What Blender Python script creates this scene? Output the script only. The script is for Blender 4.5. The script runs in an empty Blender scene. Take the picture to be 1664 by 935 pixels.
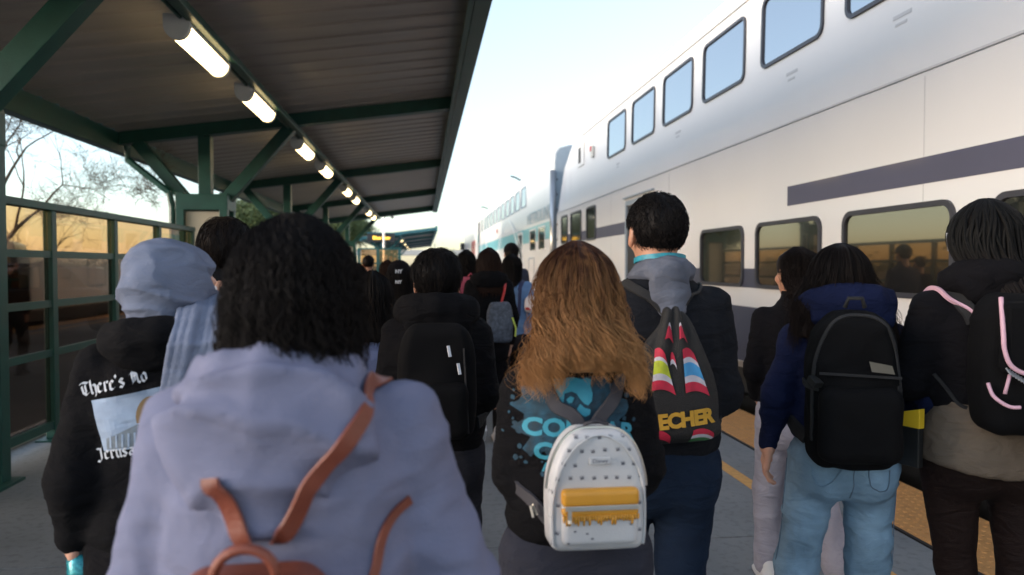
import bpy, bmesh, math, random
import numpy as np
from mathutils import Vector, Matrix
from mathutils.bvhtree import BVHTree
R = math.radians
random.seed(7)
SC = bpy.context.scene
COL = SC.collection

# ------------------------------------------------------------------ camera
cd = bpy.data.cameras.new('camera')
cam = bpy.data.objects.new('camera', cd); COL.objects.link(cam)
cam.location = (0, 0, 1.53)
cam.rotation_euler = (R(90 - 1.655), 0, R(-6.73))
cd.sensor_width = 36; cd.lens = 26.4
cd.clip_start = 0.05; cd.clip_end = 4000
cd.dof.use_dof = True; cd.dof.focus_distance = 2.7; cd.dof.aperture_fstop = 2.8
SC.camera = cam

# ------------------------------------------------------------------ sky, sun, exposure
SUN_EL, SUN_AZ = R(6.0), R(-104)          # azimuth from +Y (along the platform), negative = left of the camera
w = bpy.data.worlds.new('World'); SC.world = w; w.use_nodes = True
nt = w.node_tree; nt.nodes.clear()
out = nt.nodes.new('ShaderNodeOutputWorld'); bg = nt.nodes.new('ShaderNodeBackground')
sky = nt.nodes.new('ShaderNodeTexSky'); sky.sky_type = 'NISHITA'; sky.sun_disc = False
sky.sun_elevation = SUN_EL; sky.sun_rotation = SUN_AZ
sky.altitude = 200; sky.air_density = 1.0; sky.dust_density = 1.0; sky.ozone_density = 2.5
bg.inputs['Strength'].default_value = 0.15
hs = nt.nodes.new('ShaderNodeHueSaturation'); hs.inputs['Saturation'].default_value = 0.62
nt.links.new(sky.outputs[0], hs.inputs['Color']); nt.links.new(hs.outputs[0], bg.inputs[0]); nt.links.new(bg.outputs[0], out.inputs[0])
sl = bpy.data.lights.new('sun', 'SUN'); sl.energy = 0.95; sl.angle = R(38); sl.color = (1.0, 0.84, 0.75)
so = bpy.data.objects.new('sun', sl); COL.objects.link(so)
so.rotation_euler = (R(90) - SUN_EL, 0, math.pi - SUN_AZ)
so.location = (-30, -10, 20)
SC.view_settings.view_transform = 'Standard'; SC.view_settings.look = 'None'
SC.view_settings.exposure = 2.25; SC.view_settings.gamma = 1.0
SC.cycles.max_bounces = 6; SC.cycles.transparent_max_bounces = 24

# ------------------------------------------------------------------ scene bookkeeping
def tag(o, label=None, cat=None, group=None, kind=None):
    if label: o['label'] = label
    if cat: o['category'] = cat
    if group: o['group'] = group
    if kind: o['kind'] = kind
    return o
def thing(name, label, cat, loc=(0, 0, 0), rz=0, group=None):
    o = bpy.data.objects.new(name, None); COL.objects.link(o)
    o.empty_display_size = 0.1
    o.location = loc; o.rotation_euler = (0, 0, rz)
    return tag(o, label, cat, group)
def copy_tree(o, parent=None):
    c = o.copy(); COL.objects.link(c)
    if parent: c.parent = parent
    for ch in list(o.children): copy_tree(ch, c)
    return c
def mesh_obj(name, verts, faces, mat, parent=None, smooth=False, uvless=True):
    me = bpy.data.meshes.new(name)
    if isinstance(verts, np.ndarray):
        v = np.asarray(verts, np.float32); f = np.asarray(faces, np.int32)
        k = f.shape[1]
        me.vertices.add(len(v)); me.vertices.foreach_set('co', v.ravel())
        me.loops.add(f.size); me.loops.foreach_set('vertex_index', f.ravel())
        me.polygons.add(len(f)); me.polygons.foreach_set('loop_start', np.arange(0, f.size, k, dtype=np.int32))
        me.update(calc_edges=True); me.validate()
    else:
        me.from_pydata(verts, [], faces); me.update()
    if smooth: me.polygons.foreach_set('use_smooth', [True] * len(me.polygons))
    me.materials.append(mat)
    o = bpy.data.objects.new(name, me); COL.objects.link(o)
    if parent: o.parent = parent
    return o

# ------------------------------------------------------------------ materials
def mat(name, col, rough=0.6, metal=0.0, var=0.12, vscale=3.0, bump=0.0, bscale=80, sheen=0, coat=0, col2=None, spec=0.5, stretch=(1, 1, 1), emit=None, estr=0):
    m = bpy.data.materials.new(name); m.use_nodes = True
    n = m.node_tree.nodes; l = m.node_tree.links
    p = n['Principled BSDF']
    p.inputs['Roughness'].default_value = rough; p.inputs['Metallic'].default_value = metal
    p.inputs['Specular IOR Level'].default_value = spec
    if sheen: p.inputs['Sheen Weight'].default_value = sheen; p.inputs['Sheen Roughness'].default_value = 0.5
    if coat: p.inputs['Coat Weight'].default_value = coat; p.inputs['Coat Roughness'].default_value = 0.08
    if emit: p.inputs['Emission Color'].default_value = (*emit, 1); p.inputs['Emission Strength'].default_value = estr
    tc = n.new('ShaderNodeTexCoord'); mp = n.new('ShaderNodeMapping'); mp.inputs['Scale'].default_value = stretch
    l.new(tc.outputs['Object'], mp.inputs['Vector'])
    if var or col2:
        ns = n.new('ShaderNodeTexNoise'); ns.inputs['Scale'].default_value = vscale; ns.inputs['Detail'].default_value = 6
        l.new(mp.outputs[0], ns.inputs['Vector'])
        cr = n.new('ShaderNodeValToRGB'); cr.color_ramp.elements[0].position = 0.3; cr.color_ramp.elements[1].position = 0.7
        c2 = col2 or tuple(min(1, c * (1 + var)) for c in col)
        c1 = col if col2 else tuple(c * (1 - var) for c in col)
        cr.color_ramp.elements[0].color = (*c1, 1); cr.color_ramp.elements[1].color = (*c2, 1)
        l.new(ns.outputs['Fac'], cr.inputs[0]); l.new(cr.outputs[0], p.inputs['Base Color'])
        rr = n.new('ShaderNodeMapRange'); rr.inputs['To Min'].default_value = max(0.02, rough * 0.85); rr.inputs['To Max'].default_value = min(1, rough * 1.15)
        l.new(ns.outputs['Fac'], rr.inputs['Value']); l.new(rr.outputs[0], p.inputs['Roughness'])
    else:
        p.inputs['Base Color'].default_value = (*col, 1)
    if bump:
        nb = n.new('ShaderNodeTexNoise'); nb.inputs['Scale'].default_value = bscale; nb.inputs['Detail'].default_value = 3
        l.new(mp.outputs[0], nb.inputs['Vector'])
        b = n.new('ShaderNodeBump'); b.inputs['Strength'].default_value = bump; b.inputs['Distance'].default_value = 0.01
        l.new(nb.outputs['Fac'], b.inputs['Height']); l.new(b.outputs[0], p.inputs['Normal'])
    return m

def concrete_mat():
    m = mat('concrete', (0.195, 0.21, 0.22), 0.8, var=0.17, vscale=1.3, bump=0.25, bscale=120)
    n = m.node_tree.nodes; l = m.node_tree.links; p = n['Principled BSDF']
    base = p.inputs['Base Color'].links[0].from_socket
    tc = [x for x in n if x.type == 'TEX_COORD'][0]
    v = n.new('ShaderNodeTexNoise'); v.inputs['Scale'].default_value = 22; v.inputs['Detail'].default_value = 8
    l.new(tc.outputs['Object'], v.inputs['Vector'])
    r = n.new('ShaderNodeValToRGB'); r.color_ramp.elements[0].position = 0.30; r.color_ramp.elements[0].color = (.72, .72, .73, 1)
    r.color_ramp.elements[1].position = 0.5; r.color_ramp.elements[1].color = (1, 1, 1, 1)
    l.new(v.outputs['Fac'], r.inputs[0])
    mx = n.new('ShaderNodeMix'); mx.data_type = 'RGBA'; mx.blend_type = 'MULTIPLY'; mx.inputs[0].default_value = 0.8
    l.new(base, mx.inputs[6]); l.new(r.outputs[0], mx.inputs[7]); l.new(mx.outputs[2], p.inputs['Base Color'])
    return m
M = {}
M['concrete'] = concrete_mat()
M['curb'] = mat('curb_concrete', (0.5, 0.49, 0.47), 0.85, var=0.1, bump=0.2)
M['yellow_paint'] = mat('yellow_paint', (0.60, 0.33, 0.10), 0.7, var=0.15, vscale=25, bump=0.2)
M['tactile'] = mat('tactile_yellow', (0.58, 0.285, 0.09), 0.65, var=0.15, vscale=9, bump=0.15)
M['black_rubber'] = mat('black_rubber', (0.012, 0.012, 0.013), 0.55, var=0.1)
M['green'] = mat('green_paint', (0.006, 0.055, 0.04), 0.42, var=0.18, vscale=6, bump=0.08, bscale=40)
M['deck'] = mat('roof_deck_metal', (0.34, 0.305, 0.28), 0.42, metal=0.3, var=0.14, vscale=1.5, stretch=(.4, 3, 1))
M['panel_beige'] = mat('beige_panel', (0.42, 0.37, 0.28), 0.6, var=0.06)
M['lamp_white'] = mat('lamp_housing_white', (0.6, 0.6, 0.56), 0.5, var=0.03)
M['lamp_glow'] = mat('lamp_glow', (0.9, 0.85, 0.7), 0.4, var=0, emit=(1.0, 0.74, 0.36), estr=1.7)
M['train_white'] = mat('train_white', (0.66, 0.655, 0.65), 0.5, var=0.035, vscale=0.6, coat=0.12, stretch=(1, 1, .6), bump=.08, bscale=1.6)
M['train_white2'] = mat('train_offwhite', (0.74, 0.72, 0.69), 0.45, var=0.05, vscale=0.5, coat=0.3)
M['train_navy'] = mat('train_navy', (0.055, 0.06, 0.095), 0.45, var=0.05, coat=0.15)
M['train_mark'] = mat('train_mark', (0.47, 0.47, 0.48), 0.5, var=0.05)
M['train_slate'] = mat('train_slate', (0.075, 0.075, 0.115), 0.5, var=0.05, coat=0.1)
M['train_teal'] = mat('train_teal', (0.17, 0.48, 0.52), 0.4, var=0.05, coat=0.3)
M['train_swoosh'] = mat('train_swoosh', (0.78, 0.82, 0.82), 0.4, var=0)
M['train_letter'] = mat('train_letter', (0.36, 0.47, 0.50), 0.4, var=0)
M['train_grey'] = mat('train_roof_grey', (0.30, 0.36, 0.42), 0.45, var=0.06)
M['steel'] = mat('steel', (0.5, 0.5, 0.5), 0.3, metal=0.9, var=0.05)
M['dark_metal'] = mat('dark_metal', (0.03, 0.03, 0.032), 0.6, var=0.2)
M['window_rubber'] = mat('window_rubber', (0.035, 0.035, 0.045), 0.42, var=0.05)
M['red'] = mat('red_plastic', (0.5, 0.03, 0.03), 0.4, var=0.05)
M['bark'] = mat('bark', (0.10, 0.075, 0.05), 0.9, var=0.3, vscale=8, bump=0.5, bscale=30)
M['leaf'] = mat('leaf', (0.075, 0.10, 0.030), 0.7, col2=(0.13, 0.16, 0.05), vscale=2)
M['asphalt'] = mat('asphalt', (0.045, 0.045, 0.048), 0.9, var=0.2, bump=0.3)
M['dirt'] = mat('dry_dirt', (0.05, 0.045, 0.038), 0.95, var=0.25, vscale=.4, bump=0.3)
M['ballast'] = mat('ballast', (0.05, 0.047, 0.045), 0.95, var=0.4, vscale=20, bump=1, bscale=40)
M['teal'] = mat('teal_paint', (0.03, 0.16, 0.19), 0.45, var=0.1)
M['led'] = mat('led_amber', (0.8, 0.5, 0.1), 0.5, var=0, emit=(1.0, 0.55, 0.04), estr=.6)

def train_glass(name, tint, k, rough=0.02):
    """reflective coated train glazing: dark tinted body under a strong mirror coat"""
    m = bpy.data.materials.new(name); m.use_nodes = True
    n = m.node_tree.nodes; l = m.node_tree.links; n.clear()
    o = n.new('ShaderNodeOutputMaterial'); mx = n.new('ShaderNodeMixShader'); mx.inputs[0].default_value = k
    d = n.new('ShaderNodeBsdfPrincipled'); d.inputs['Base Color'].default_value = (0.012, 0.012, 0.012, 1); d.inputs['Roughness'].default_value = 0.1
    g = n.new('ShaderNodeBsdfGlossy'); g.inputs['Color'].default_value = (*tint, 1); g.inputs['Roughness'].default_value = rough
    l.new(d.outputs[0], mx.inputs[1]); l.new(g.outputs[0], mx.inputs[2]); l.new(mx.outputs[0], o.inputs[0])
    return m
M['glass_upper'] = train_glass('train_glass_upper', (0.72, 0.75, 0.80), 0.66)
M['glass_lower'] = train_glass('train_glass_lower', (0.66, 0.55, 0.38), 0.22)
def tinted_glass(tint=(0.84, 0.68, 0.50), name='bronze_tinted_glass'):
    m = bpy.data.materials.new(name); m.use_nodes = True
    n = m.node_tree.nodes; l = m.node_tree.links; n.clear()
    o = n.new('ShaderNodeOutputMaterial')
    t = n.new('ShaderNodeBsdfTransparent'); t.inputs['Color'].default_value = (*tint, 1)
    g = n.new('ShaderNodeBsdfGlossy'); g.inputs['Roughness'].default_value = 0.03; g.inputs['Color'].default_value = (0.9, 0.85, 0.8, 1)
    lw = n.new('ShaderNodeLayerWeight'); lw.inputs['Blend'].default_value = 0.5
    pw = n.new('ShaderNodeMath'); pw.operation = 'POWER'; pw.inputs[1].default_value = 5; l.new(lw.outputs['Facing'], pw.inputs[0])
    f = n.new('ShaderNodeMath'); f.operation = 'MULTIPLY_ADD'; f.inputs[1].default_value = 0.9; f.inputs[2].default_value = 0.045; l.new(pw.outputs[0], f.inputs[0])
    mx = n.new('ShaderNodeMixShader')
    l.new(f.outputs[0], mx.inputs[0]); l.new(t.outputs[0], mx.inputs[1]); l.new(g.outputs[0], mx.inputs[2]); l.new(mx.outputs[0], o.inputs[0])
    return m
M['fence_glass'] = tinted_glass()
M['fence_glass_dark'] = tinted_glass((0.42, 0.37, 0.34), 'smoked_fence_glass')

# ------------------------------------------------------------------ mesh collector
class MB:
    def __init__(s): s.v = []; s.f = []
    def add(s, vs, fs):
        b = len(s.v); s.v += [tuple(p) for p in vs]; s.f += [tuple(i + b for i in q) for q in fs]; return s
    def box(s, x0, x1, y0, y1, z0, z1):
        return s.add([(x0, y0, z0), (x1, y0, z0), (x1, y1, z0), (x0, y1, z0), (x0, y0, z1), (x1, y0, z1), (x1, y1, z1), (x0, y1, z1)],
                     [(0, 3, 2, 1), (4, 5, 6, 7), (0, 1, 5, 4), (1, 2, 6, 5), (2, 3, 7, 6), (3, 0, 4, 7)])
    def bar(s, a, b, w, h, up=(0, 0, 1)):
        a = Vector(a); b = Vector(b); d = (b - a).normalized(); up = Vector(up)
        sx = d.cross(up)
        if sx.length < 1e-4: sx = d.cross(Vector((1, 0, 0)))
        sx.normalize(); u = sx.cross(d).normalized()
        vs = []
        for p in (a, b):
            for i, j in ((-1, -1), (1, -1), (1, 1), (-1, 1)): vs.append(p + sx * (w / 2 * i) + u * (h / 2 * j))
        return s.add(vs, [(0, 1, 2, 3), (7, 6, 5, 4), (0, 4, 5, 1), (1, 5, 6, 2), (2, 6, 7, 3), (3, 7, 4, 0)])
    def tube(s, pts, rad, n=8, cap=True):
        pts = [Vector(p) for p in pts]; vs = []; N = len(pts)
        rad = rad if isinstance(rad, (list, tuple)) else [rad] * N
        ref = Vector((0.13, 0.31, 0.94)).normalized()
        for i, p in enumerate(pts):
            t = (pts[min(i + 1, N - 1)] - pts[max(i - 1, 0)]).normalized()
            u = t.cross(ref); 
            if u.length < .05: u = t.cross(Vector((1, 0, 0)))
            u.normalize(); v2 = t.cross(u)
            for k in range(n):
                a = 2 * math.pi * k / n
                vs.append(p + (u * math.cos(a) + v2 * math.sin(a)) * rad[i])
        fs = [(i * n + k, i * n + (k + 1) % n, (i + 1) * n + (k + 1) % n, (i + 1) * n + k) for i in range(N - 1) for k in range(n)]
        if cap: fs += [tuple(range(n))[::-1], tuple((N - 1) * n + k for k in range(n))]
        return s.add(vs, fs)
    def prism(s, poly, axis, a, b):
        """poly: 2D points; axis 'x','y','z' extruded from a to b"""
        n = len(poly)
        def P(u, v, t): return {'x': (t, u, v), 'y': (u, t, v), 'z': (u, v, t)}[axis]
        vs = [P(u, v, a) for u, v in poly] + [P(u, v, b) for u, v in poly]
        return s.add(vs, [tuple(range(n))[::-1], tuple(range(n, 2 * n))] + [(i, (i + 1) % n, n + (i + 1) % n, n + i) for i in range(n)])
    def build(s, name, m, parent=None, smooth=False, bevel=0):
        o = mesh_obj(name, s.v, s.f, m, parent, smooth)
        bm = bmesh.new(); bm.from_mesh(o.data); bmesh.ops.recalc_face_normals(bm, faces=bm.faces)
        if bevel:
            es = [e for e in bm.edges if len(e.link_faces) == 2 and e.calc_face_angle(0) > 0.6]
            bmesh.ops.bevel(bm, geom=es, offset=bevel, segments=2, affect='EDGES', profile=0.5)
        bm.to_mesh(o.data); bm.free()
        return o
def rrect(w, h, r, n=6):
    pts = []
    for cx, cy, a0 in ((w / 2 - r, h / 2 - r, 0), (-w / 2 + r, h / 2 - r, 90), (-w / 2 + r, -h / 2 + r, 180), (w / 2 - r, -h / 2 + r, 270)):
        for k in range(n + 1):
            a = R(a0 + 90 * k / n); pts.append((cx + r * math.cos(a), cy + r * math.sin(a)))
    return pts
def ring_frame(mb, outer, inner, P, d0, d1):
    """a frame between two outlines; P(u, v, d) places it, from depth d0 (back) to d1 (front)"""
    n = len(outer); vs = [P(*p, d0) for p in outer] + [P(*p, d1) for p in outer] + [P(*p, d1) for p in inner] + [P(*p, d0) for p in inner]
    fs = []
    for i in range(n):
        j = (i + 1) % n
        for a, b in ((0, n), (n, 2 * n), (2 * n, 3 * n), (3 * n, 0)): fs.append((a + i, a + j, b + j, b + i))
    mb.add(vs, fs)
# ================================================================== THE SETTING
# ground beyond the platform
mb = MB(); mb.add([(-1500, -600, -.3), (-5.6, -600, -.3), (-5.6, 3000, -.3), (-1500, 3000, -.3)], [(0, 1, 2, 3)])
# terrain behind the fence rises a little
g = MB()
ys = [-600, -40, 0, 20, 60, 150, 3000]
prof = [(-3.62, -.02), (-5.2, -.04), (-8.5, .12), (-14, .45), (-30, .75), (-80, .8), (-1800, .8)]
for i in range(len(prof) - 1):
    for j in range(len(ys) - 1):
        (x0, z0), (x1, z1) = prof[i], prof[i + 1]
        g.add([(x0, ys[j], z0), (x0, ys[j + 1], z0), (x1, ys[j + 1], z1), (x1, ys[j], z1)], [(0, 1, 2, 3)])
tag(g.build('ground', M['dirt']), kind='structure')
g = MB(); g.add([(3.36, -600, -.45), (1800, -600, -.45), (1800, 3000, -.45), (3.36, 3000, -.45)], [(0, 1, 2, 3)])
g.add([(-3.62, 120, -.02), (3.36, 120, -.02), (3.36, 3000, -.02), (-3.62, 3000, -.02)], [(0, 1, 2, 3)])
tag(g.build('track_bed', M['ballast']), kind='structure')
g = MB()
g.add([(-8.6, -200, .135), (-8.6, 400, .135), (-13.9, 400, .455), (-13.9, -200, .455)], [(0, 1, 2, 3)])
tag(g.build('parking_lot', M['asphalt']), kind='structure')

# platform: slabs with recessed joints, each a piece of its own
pm = MB(); pm.box(-3.6, 3.34, -12, 120, -.5, -.03)
platform = tag(pm.build('platform', M['dark_metal']), kind='structure')
ycuts = [-12, -6, -1.4, 4.02, 7.7, 11.9, 15.3, 18.8, 22.4, 26, 29.8, 33.6, 45, 60, 80, 120]
xcuts = [-3.6, -1.15, 2.722]
for a, b in zip(xcuts[:-1], xcuts[1:]):
    for c, d in zip(ycuts[:-1], ycuts[1:]):
        s = MB(); s.box(a + .004, b - .004, c + .005, d - .005, -.04, 0)
        s.build('slab', M['concrete'], platform, bevel=.004 if d < 40 else 0)
s = MB(); s.box(2.225, 2.32, -12, 120, .0005, .004); s.build('painted_line', M['yellow_paint'], platform)
s = MB(); s.box(2.726, 2.75, -12, 120, -.03, .0045); s.build('joint_strip', M['black_rubber'], platform)
# tactile edge tiles
first = None
TL = 0.915
for k in range(-6, 40):
    y0 = k * TL
    if first is None:
        s = MB(); s.box(2.752, 3.345, .002, TL - .002, -.04, .006); first = s.build('tactile_tile', M['tactile'], platform, bevel=.002)
        first.location.y = y0
    else:
        o = first.copy(); COL.objects.link(o); o.location.y = y0
s = MB(); s.box(2.752, 3.345, 40 * TL, 120, -.04, .006); s.build('tactile_tile', M['tactile'], platform)
# truncated domes
vs = []; fs = []
for iy in range(int(15 / .06)):
    for ix in range(10):
        cx = 2.752 + .027 + ix * .0597; cy = 1.2 + iy * .06 + .03; b = len(vs)
        n = 8 if iy < 110 else 5
        for r, z in ((.0145, .0058), (.011, .0105)):
            for q in range(n):
                a = 2 * math.pi * q / n; vs.append((cx + r * math.cos(a), cy + r * math.sin(a), z))
        fs += [(b + q, b + (q + 1) % n, b + n + (q + 1) % n, b + n + q) for q in range(n)] + [tuple(b + n + q for q in range(n))]
tag(mesh_obj('tactile_domes', vs, fs, M['tactile'], platform), kind='stuff')
s = MB(); s.box(-3.62, -3.42, -12, 50, -.01, .055); tag(s.build('curb', M['curb'], bevel=.012), kind='structure')
# rails under the train
s = MB()
for x in (4.28, 5.72): s.box(x - .035, x + .035, -20, 200, -.42, -.2)
tag(s.build('track_rails', M['dark_metal']), kind='structure')

# ------------------------------------------------------------------ canopy
CZ0, CX0, CSL = 3.34, -4.43, 0.132          # rafter underside height
def cz(x): return CZ0 + CSL * (x - CX0)
XL, XR = -4.5, .47
def column(parent, y, green, first=None):
    """four box posts round a beige panel, two raking arms and a centre post"""
    xc = -3.27
    for sx in (-1, 1):
        for sy in (-1, 1):
            s = MB(); s.box(xc + sx * .31 - .058, xc + sx * .31 + .058, y + sy * .2 - .06, y + sy * .2 + .06, 0.02, 2.62)
            s.build('post', green, parent, bevel=.006)
    s = MB(); s.box(xc - .245, xc + .245, y - .20, y + .20, .12, 2.34); s.build('infill_panel', M['panel_beige'], parent)
    s = MB(); s.box(xc - .375, xc + .375, y - .262, y + .262, 2.36, 2.60); s.build('head_block', green, parent, bevel=.01)
    s = MB(); s.box(xc - .43, xc + .43, y - .32, y + .32, 0, .02); s.build('base_plate', green, parent)
    s = MB(); s.box(xc - .09, xc + .09, y - .09, y + .09, 2.60, cz(xc) - .002); s.build('centre_post', green, parent, bevel=.006)
    for x0, x1 in ((xc + .26, -1.98), (xc - .26, -4.25)):
        s = MB(); s.bar((x0, y, 2.50), (x1, y, cz(x1) + .02), .17, .17, up=(0, 1, 0)); s.build('raking_arm', green, parent, bevel=.006)
def canopy(label, ys, y0, y1, green, simple=False):
    t = thing('station_canopy', label, 'canopy', (-2, (y0 + y1) / 2, 0))
    t.location = (0, 0, 0)
    for y in ys: column(t, y, green)
    for y in sorted(set(ys + [y0 + .12, y1 - .12])):
        s = MB(); a, b = XL + .02, XR - .02
        s.add([(x, y + q, cz(x) + h) for x in (a, b) for q in (-.09, .09) for h in (0, .2)],
              [(0, 1, 3, 2), (4, 6, 7, 5), (0, 4, 5, 1), (2, 3, 7, 6), (0, 2, 6, 4), (1, 5, 7, 3)])
        s.build('rafter', green, t)
    # edge channels and the lamp beam
    def long(x0, x1, zb, zt, nm):
        s = MB(); s.box(x0, x1, y0, y1, zb, zt); return s.build(nm, green, t, bevel=.008)
    long(XR, XR + .16, cz(XR) - .06, cz(XR) + .28, 'edge_beam')
    long(XR - .06, XR - .002, cz(XR) - .058, cz(XR) - .03, 'edge_flange')
    long(XL - .16, XL, cz(XL) - .10, cz(XL) + .27, 'edge_beam')
    long(-1.98, -1.88, cz(-1.93) - .075, cz(-1.93) - .003, 'lamp_beam')
    s = MB(); s.tube([(-2.03, y0 + .1, cz(-2.03) - .03), (-2.03, y1 - .1, cz(-2.03) - .03)], .018, 8); s.build('conduit', green, t)
    # ribbed deck resting on the rafters
    vs = []; fs = []; pitch = .42 if not simple else 1.2; y = y0 + .01; prof = []
    while y < y1 - pitch:
        prof += [(y, 0), (y + pitch * .62, 0), (y + pitch * .70, .015), (y + pitch * .92, .015)]
        y += pitch
    prof.append((y1 - .01, 0))
    for x in (XL + .01, XR - .01):
        for yy, h in prof: vs.append((x, yy, cz(x) + .203 + h))
    n = len(prof)
    for i in range(n - 1): fs.append((i, i + 1, n + i + 1, n + i))
    d = mesh_obj('roof_deck', vs, fs, M['deck'], t)
    md = d.modifiers.new('s', 'SOLIDIFY'); md.thickness = .02; md.offset = 1
    return t
can1 = canopy('long green steel platform canopy with ribbed metal roof nearest the camera', [5.4, 11.9, 18.8, 26.0, 33.2], 1.6, 34.0, M['green'])
can2 = canopy('small distant teal platform canopy beyond the end of the first one', [57, 66, 75, 84], 52, 96, M['teal'], True)
can2.location.x = .35
# conduit beside the first column
dp = MB(); dp.tube([(-4.34, 11.75, 3.30), (-4.34, 11.75, 3.10), (-3.74, 11.7, 2.62), (-3.70, 11.7, 2.4), (-3.70, 11.7, 0.02)], .05, 10)
dp.build('drain_pipe', M['green'], can1, smooth=False)

# ------------------------------------------------------------------ lamps under the beam
def lamp(y, label, L=1.3, x=-2.06):
    z = cz(x) - .09
    t = thing('canopy_lamp', label, 'lamp', (x, y, z), 0, 'tube lamps under the green canopy')
    hs = MB(); W = .10
    prof = [(-W, .0), (-W, .085), (W, .085), (W, .0)]
    hs.prism(prof, 'y', -L / 2 + .02, L / 2 - .02)
    hs.build('housing', M['lamp_white'], t)
    arc = [(W * 1.0 * math.cos(a), -W * 1.15 * math.sin(a)) for a in [math.pi * k / 12 for k in range(13)]]
    df = MB(); df.prism([(W, -.001)] + arc[1:-1] + [(-W, -.001)], 'y', -L / 2 + .03, L / 2 - .03)
    df.build('diffuser', M['lamp_glow'], t)
    for sy in (-1, 1):
        e = MB(); e.prism([(p * 1.08, q * 1.06 + .0) for p, q in [(W, .085)] + [(W, 0)] + arc[1:-1] + [(-W, 0), (-W, .085)]], 'y', sy * (L / 2 - .03), sy * (L / 2 + .03))
        e.build('end_cap', M['lamp_white'], t)
    return t
LY = [(3.9, 'lit tube lamp under the canopy just above the camera, hidden at the top edge'), (7.35, 'largest lit tube lamp, nearest of the row under the canopy'), (9.75, 'second lit tube lamp of the row, before the first cross rafter'),
      (13.4, 'third lit tube lamp, just behind the first cross rafter'), (16.2, 'fourth lit tube lamp, before the second cross rafter'),
      (20.6, 'fifth lit tube lamp, first of the pair past the second rafter'), (23.2, 'sixth lit tube lamp, second of the pair past the second rafter'),
      (28.6, 'seventh small lit tube lamp, first of the farthest pair'), (31.3, 'eighth and farthest small lit tube lamp of the row')]
for y, lb in LY: lamp(y, lb)
for k, y in enumerate((60, 70, 80, 90)):
    o = lamp(y, ['nearest', 'second', 'third', 'farthest'][k] + ' tiny lit lamp under the distant teal canopy'); o.location.x += .35; o['group'] = 'tiny lamps under the distant teal canopy'

# ------------------------------------------------------------------ glazed fence
t = thing('glazed_fence', 'green steel framed fence with bronze tinted glass panes along the platform', 'fence')
FX = -3.25
posts = [1.6, 2.95, 4.3, 5.66, 7.02, 8.36, 9.70, 11.05]
rails = [(0.10, .17), (0.74, .80), (1.17, 1.23), (1.60, 1.66), (2.01, 2.07)]
for y in posts:
    s = MB(); s.box(FX - .04, FX + .04, y - .045, y + .045, .015, 2.01); s.build('fence_post', M['green'], t, bevel=.006)
    s = MB(); s.box(FX - .09, FX + .22, y - .13, y + .09, 0.0, .015); s.build('foot_plate', M['green'], t)
s = MB(); s.box(FX - .05, FX + .05, posts[0] - .045, posts[-1] + .045, 2.01, 2.075); s.build('top_rail', M['green'], t, bevel=.006)
first = None
for a, b in zip(posts[:-1], posts[1:]):
    for z0, z1 in rails[:-1]:
        s = MB(); s.box(FX - .03, FX + .03, a + .046, b - .046, z0, z1); s.build('fence_rail', M['green'], t)
    for (z0, z1), (z2, z3) in zip(rails[:-1], rails[1:]):
        s = MB(); s.box(FX - .004, FX + .004, a + .046, b - .046, z1, z2); s.build('pane', M['fence_glass' if z1 > 1.6 else 'fence_glass_dark'], t)

# fence continuing beyond the first column
t = thing('glazed_fence', 'farther stretch of green framed glass fence beyond the first canopy column', 'fence')
ps = [12.8, 14.2, 15.6, 17, 18.3, 20.2, 22.6, 25]
for y in ps:
    s = MB(); s.box(FX - .04, FX + .04, y - .045, y + .045, .0, 2.01); s.build('fence_post', M['green'], t)
s = MB(); s.box(FX - .05, FX + .05, ps[0], ps[-1], 2.01, 2.075); s.build('top_rail', M['green'], t)
for a, b in zip(ps[:-1], ps[1:]):
    for z0, z1 in rails[:-1]:
        s = MB(); s.box(FX - .03, FX + .03, a + .046, b - .046, z0, z1); s.build('fence_rail', M['green'], t)
    s = MB(); s.box(FX - .004, FX + .004, a + .046, b - .046, .17, 2.01); s.build('pane', M['fence_glass'], t)

# windscreen under the canopy, far along
t = thing('windscreen', 'teal framed windscreen standing across the platform under the far canopy bays', 'windscreen', (-1.35, 23.6, 0))
for x in (-.62, -.05, .62):
    s = MB(); s.box(x - .04, x + .04, -.04, .04, 0, 2.08); s.build('post', M['teal'], t)
for z in (.2, .66, 1.12, 1.58, 2.03):
    s = MB(); s.box(-.58, .58, -.025, .025, z, z + .05); s.build('rail', M['teal'], t)
s = MB(); s.box(-.57, .57, .03, .036, .2, 2.03); s.build('pane', M['fence_glass'], t)

# LED sign under canopy 2
t = thing('departure_sign', 'dark hanging departure board with amber lettering before the distant teal canopy', 'sign', (-2.75, 50.5, 3.1)); t.scale = (.6, .6, .6)
s = MB(); s.box(-1.55, 1.45, -.15, .15, 0, .95); s.build('sign_box', M['dark_metal'], t, bevel=.02)
s = MB(); s.box(-1.62, 1.52, -.2, .2, .96, 1.06); s.build('hood', M['teal'], t)
s = MB(); s.box(-.06, .06, .0, .12, -5.1, 0); s.build('pole', M['teal'], t)
def text_obj(name, body, size, m, parent=None, loc=(0, 0, 0), rot=(0, 0, 0), ext=.0, off=0, shear=0, space=1, xs=1):
    cu = bpy.data.curves.new(name, 'FONT'); cu.body = body; cu.size = size; cu.extrude = ext; cu.offset = off; cu.shear = shear
    cu.align_x = 'CENTER'; cu.align_y = 'CENTER'; cu.space_character = space; cu.resolution_u = 3
    o = bpy.data.objects.new(name, cu); COL.objects.link(o)
    dg = bpy.context.evaluated_depsgraph_get(); dg.update()
    me = bpy.data.meshes.new_from_object(o.evaluated_get(dg)); bpy.data.objects.remove(o)
    for v in me.vertices: v.co.x *= xs
    me.materials.clear(); me.materials.append(m)
    o = bpy.data.objects.new(name, me); COL.objects.link(o)
    o.location = loc; o.rotation_euler = rot
    if parent: o.parent = parent
    return o
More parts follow.
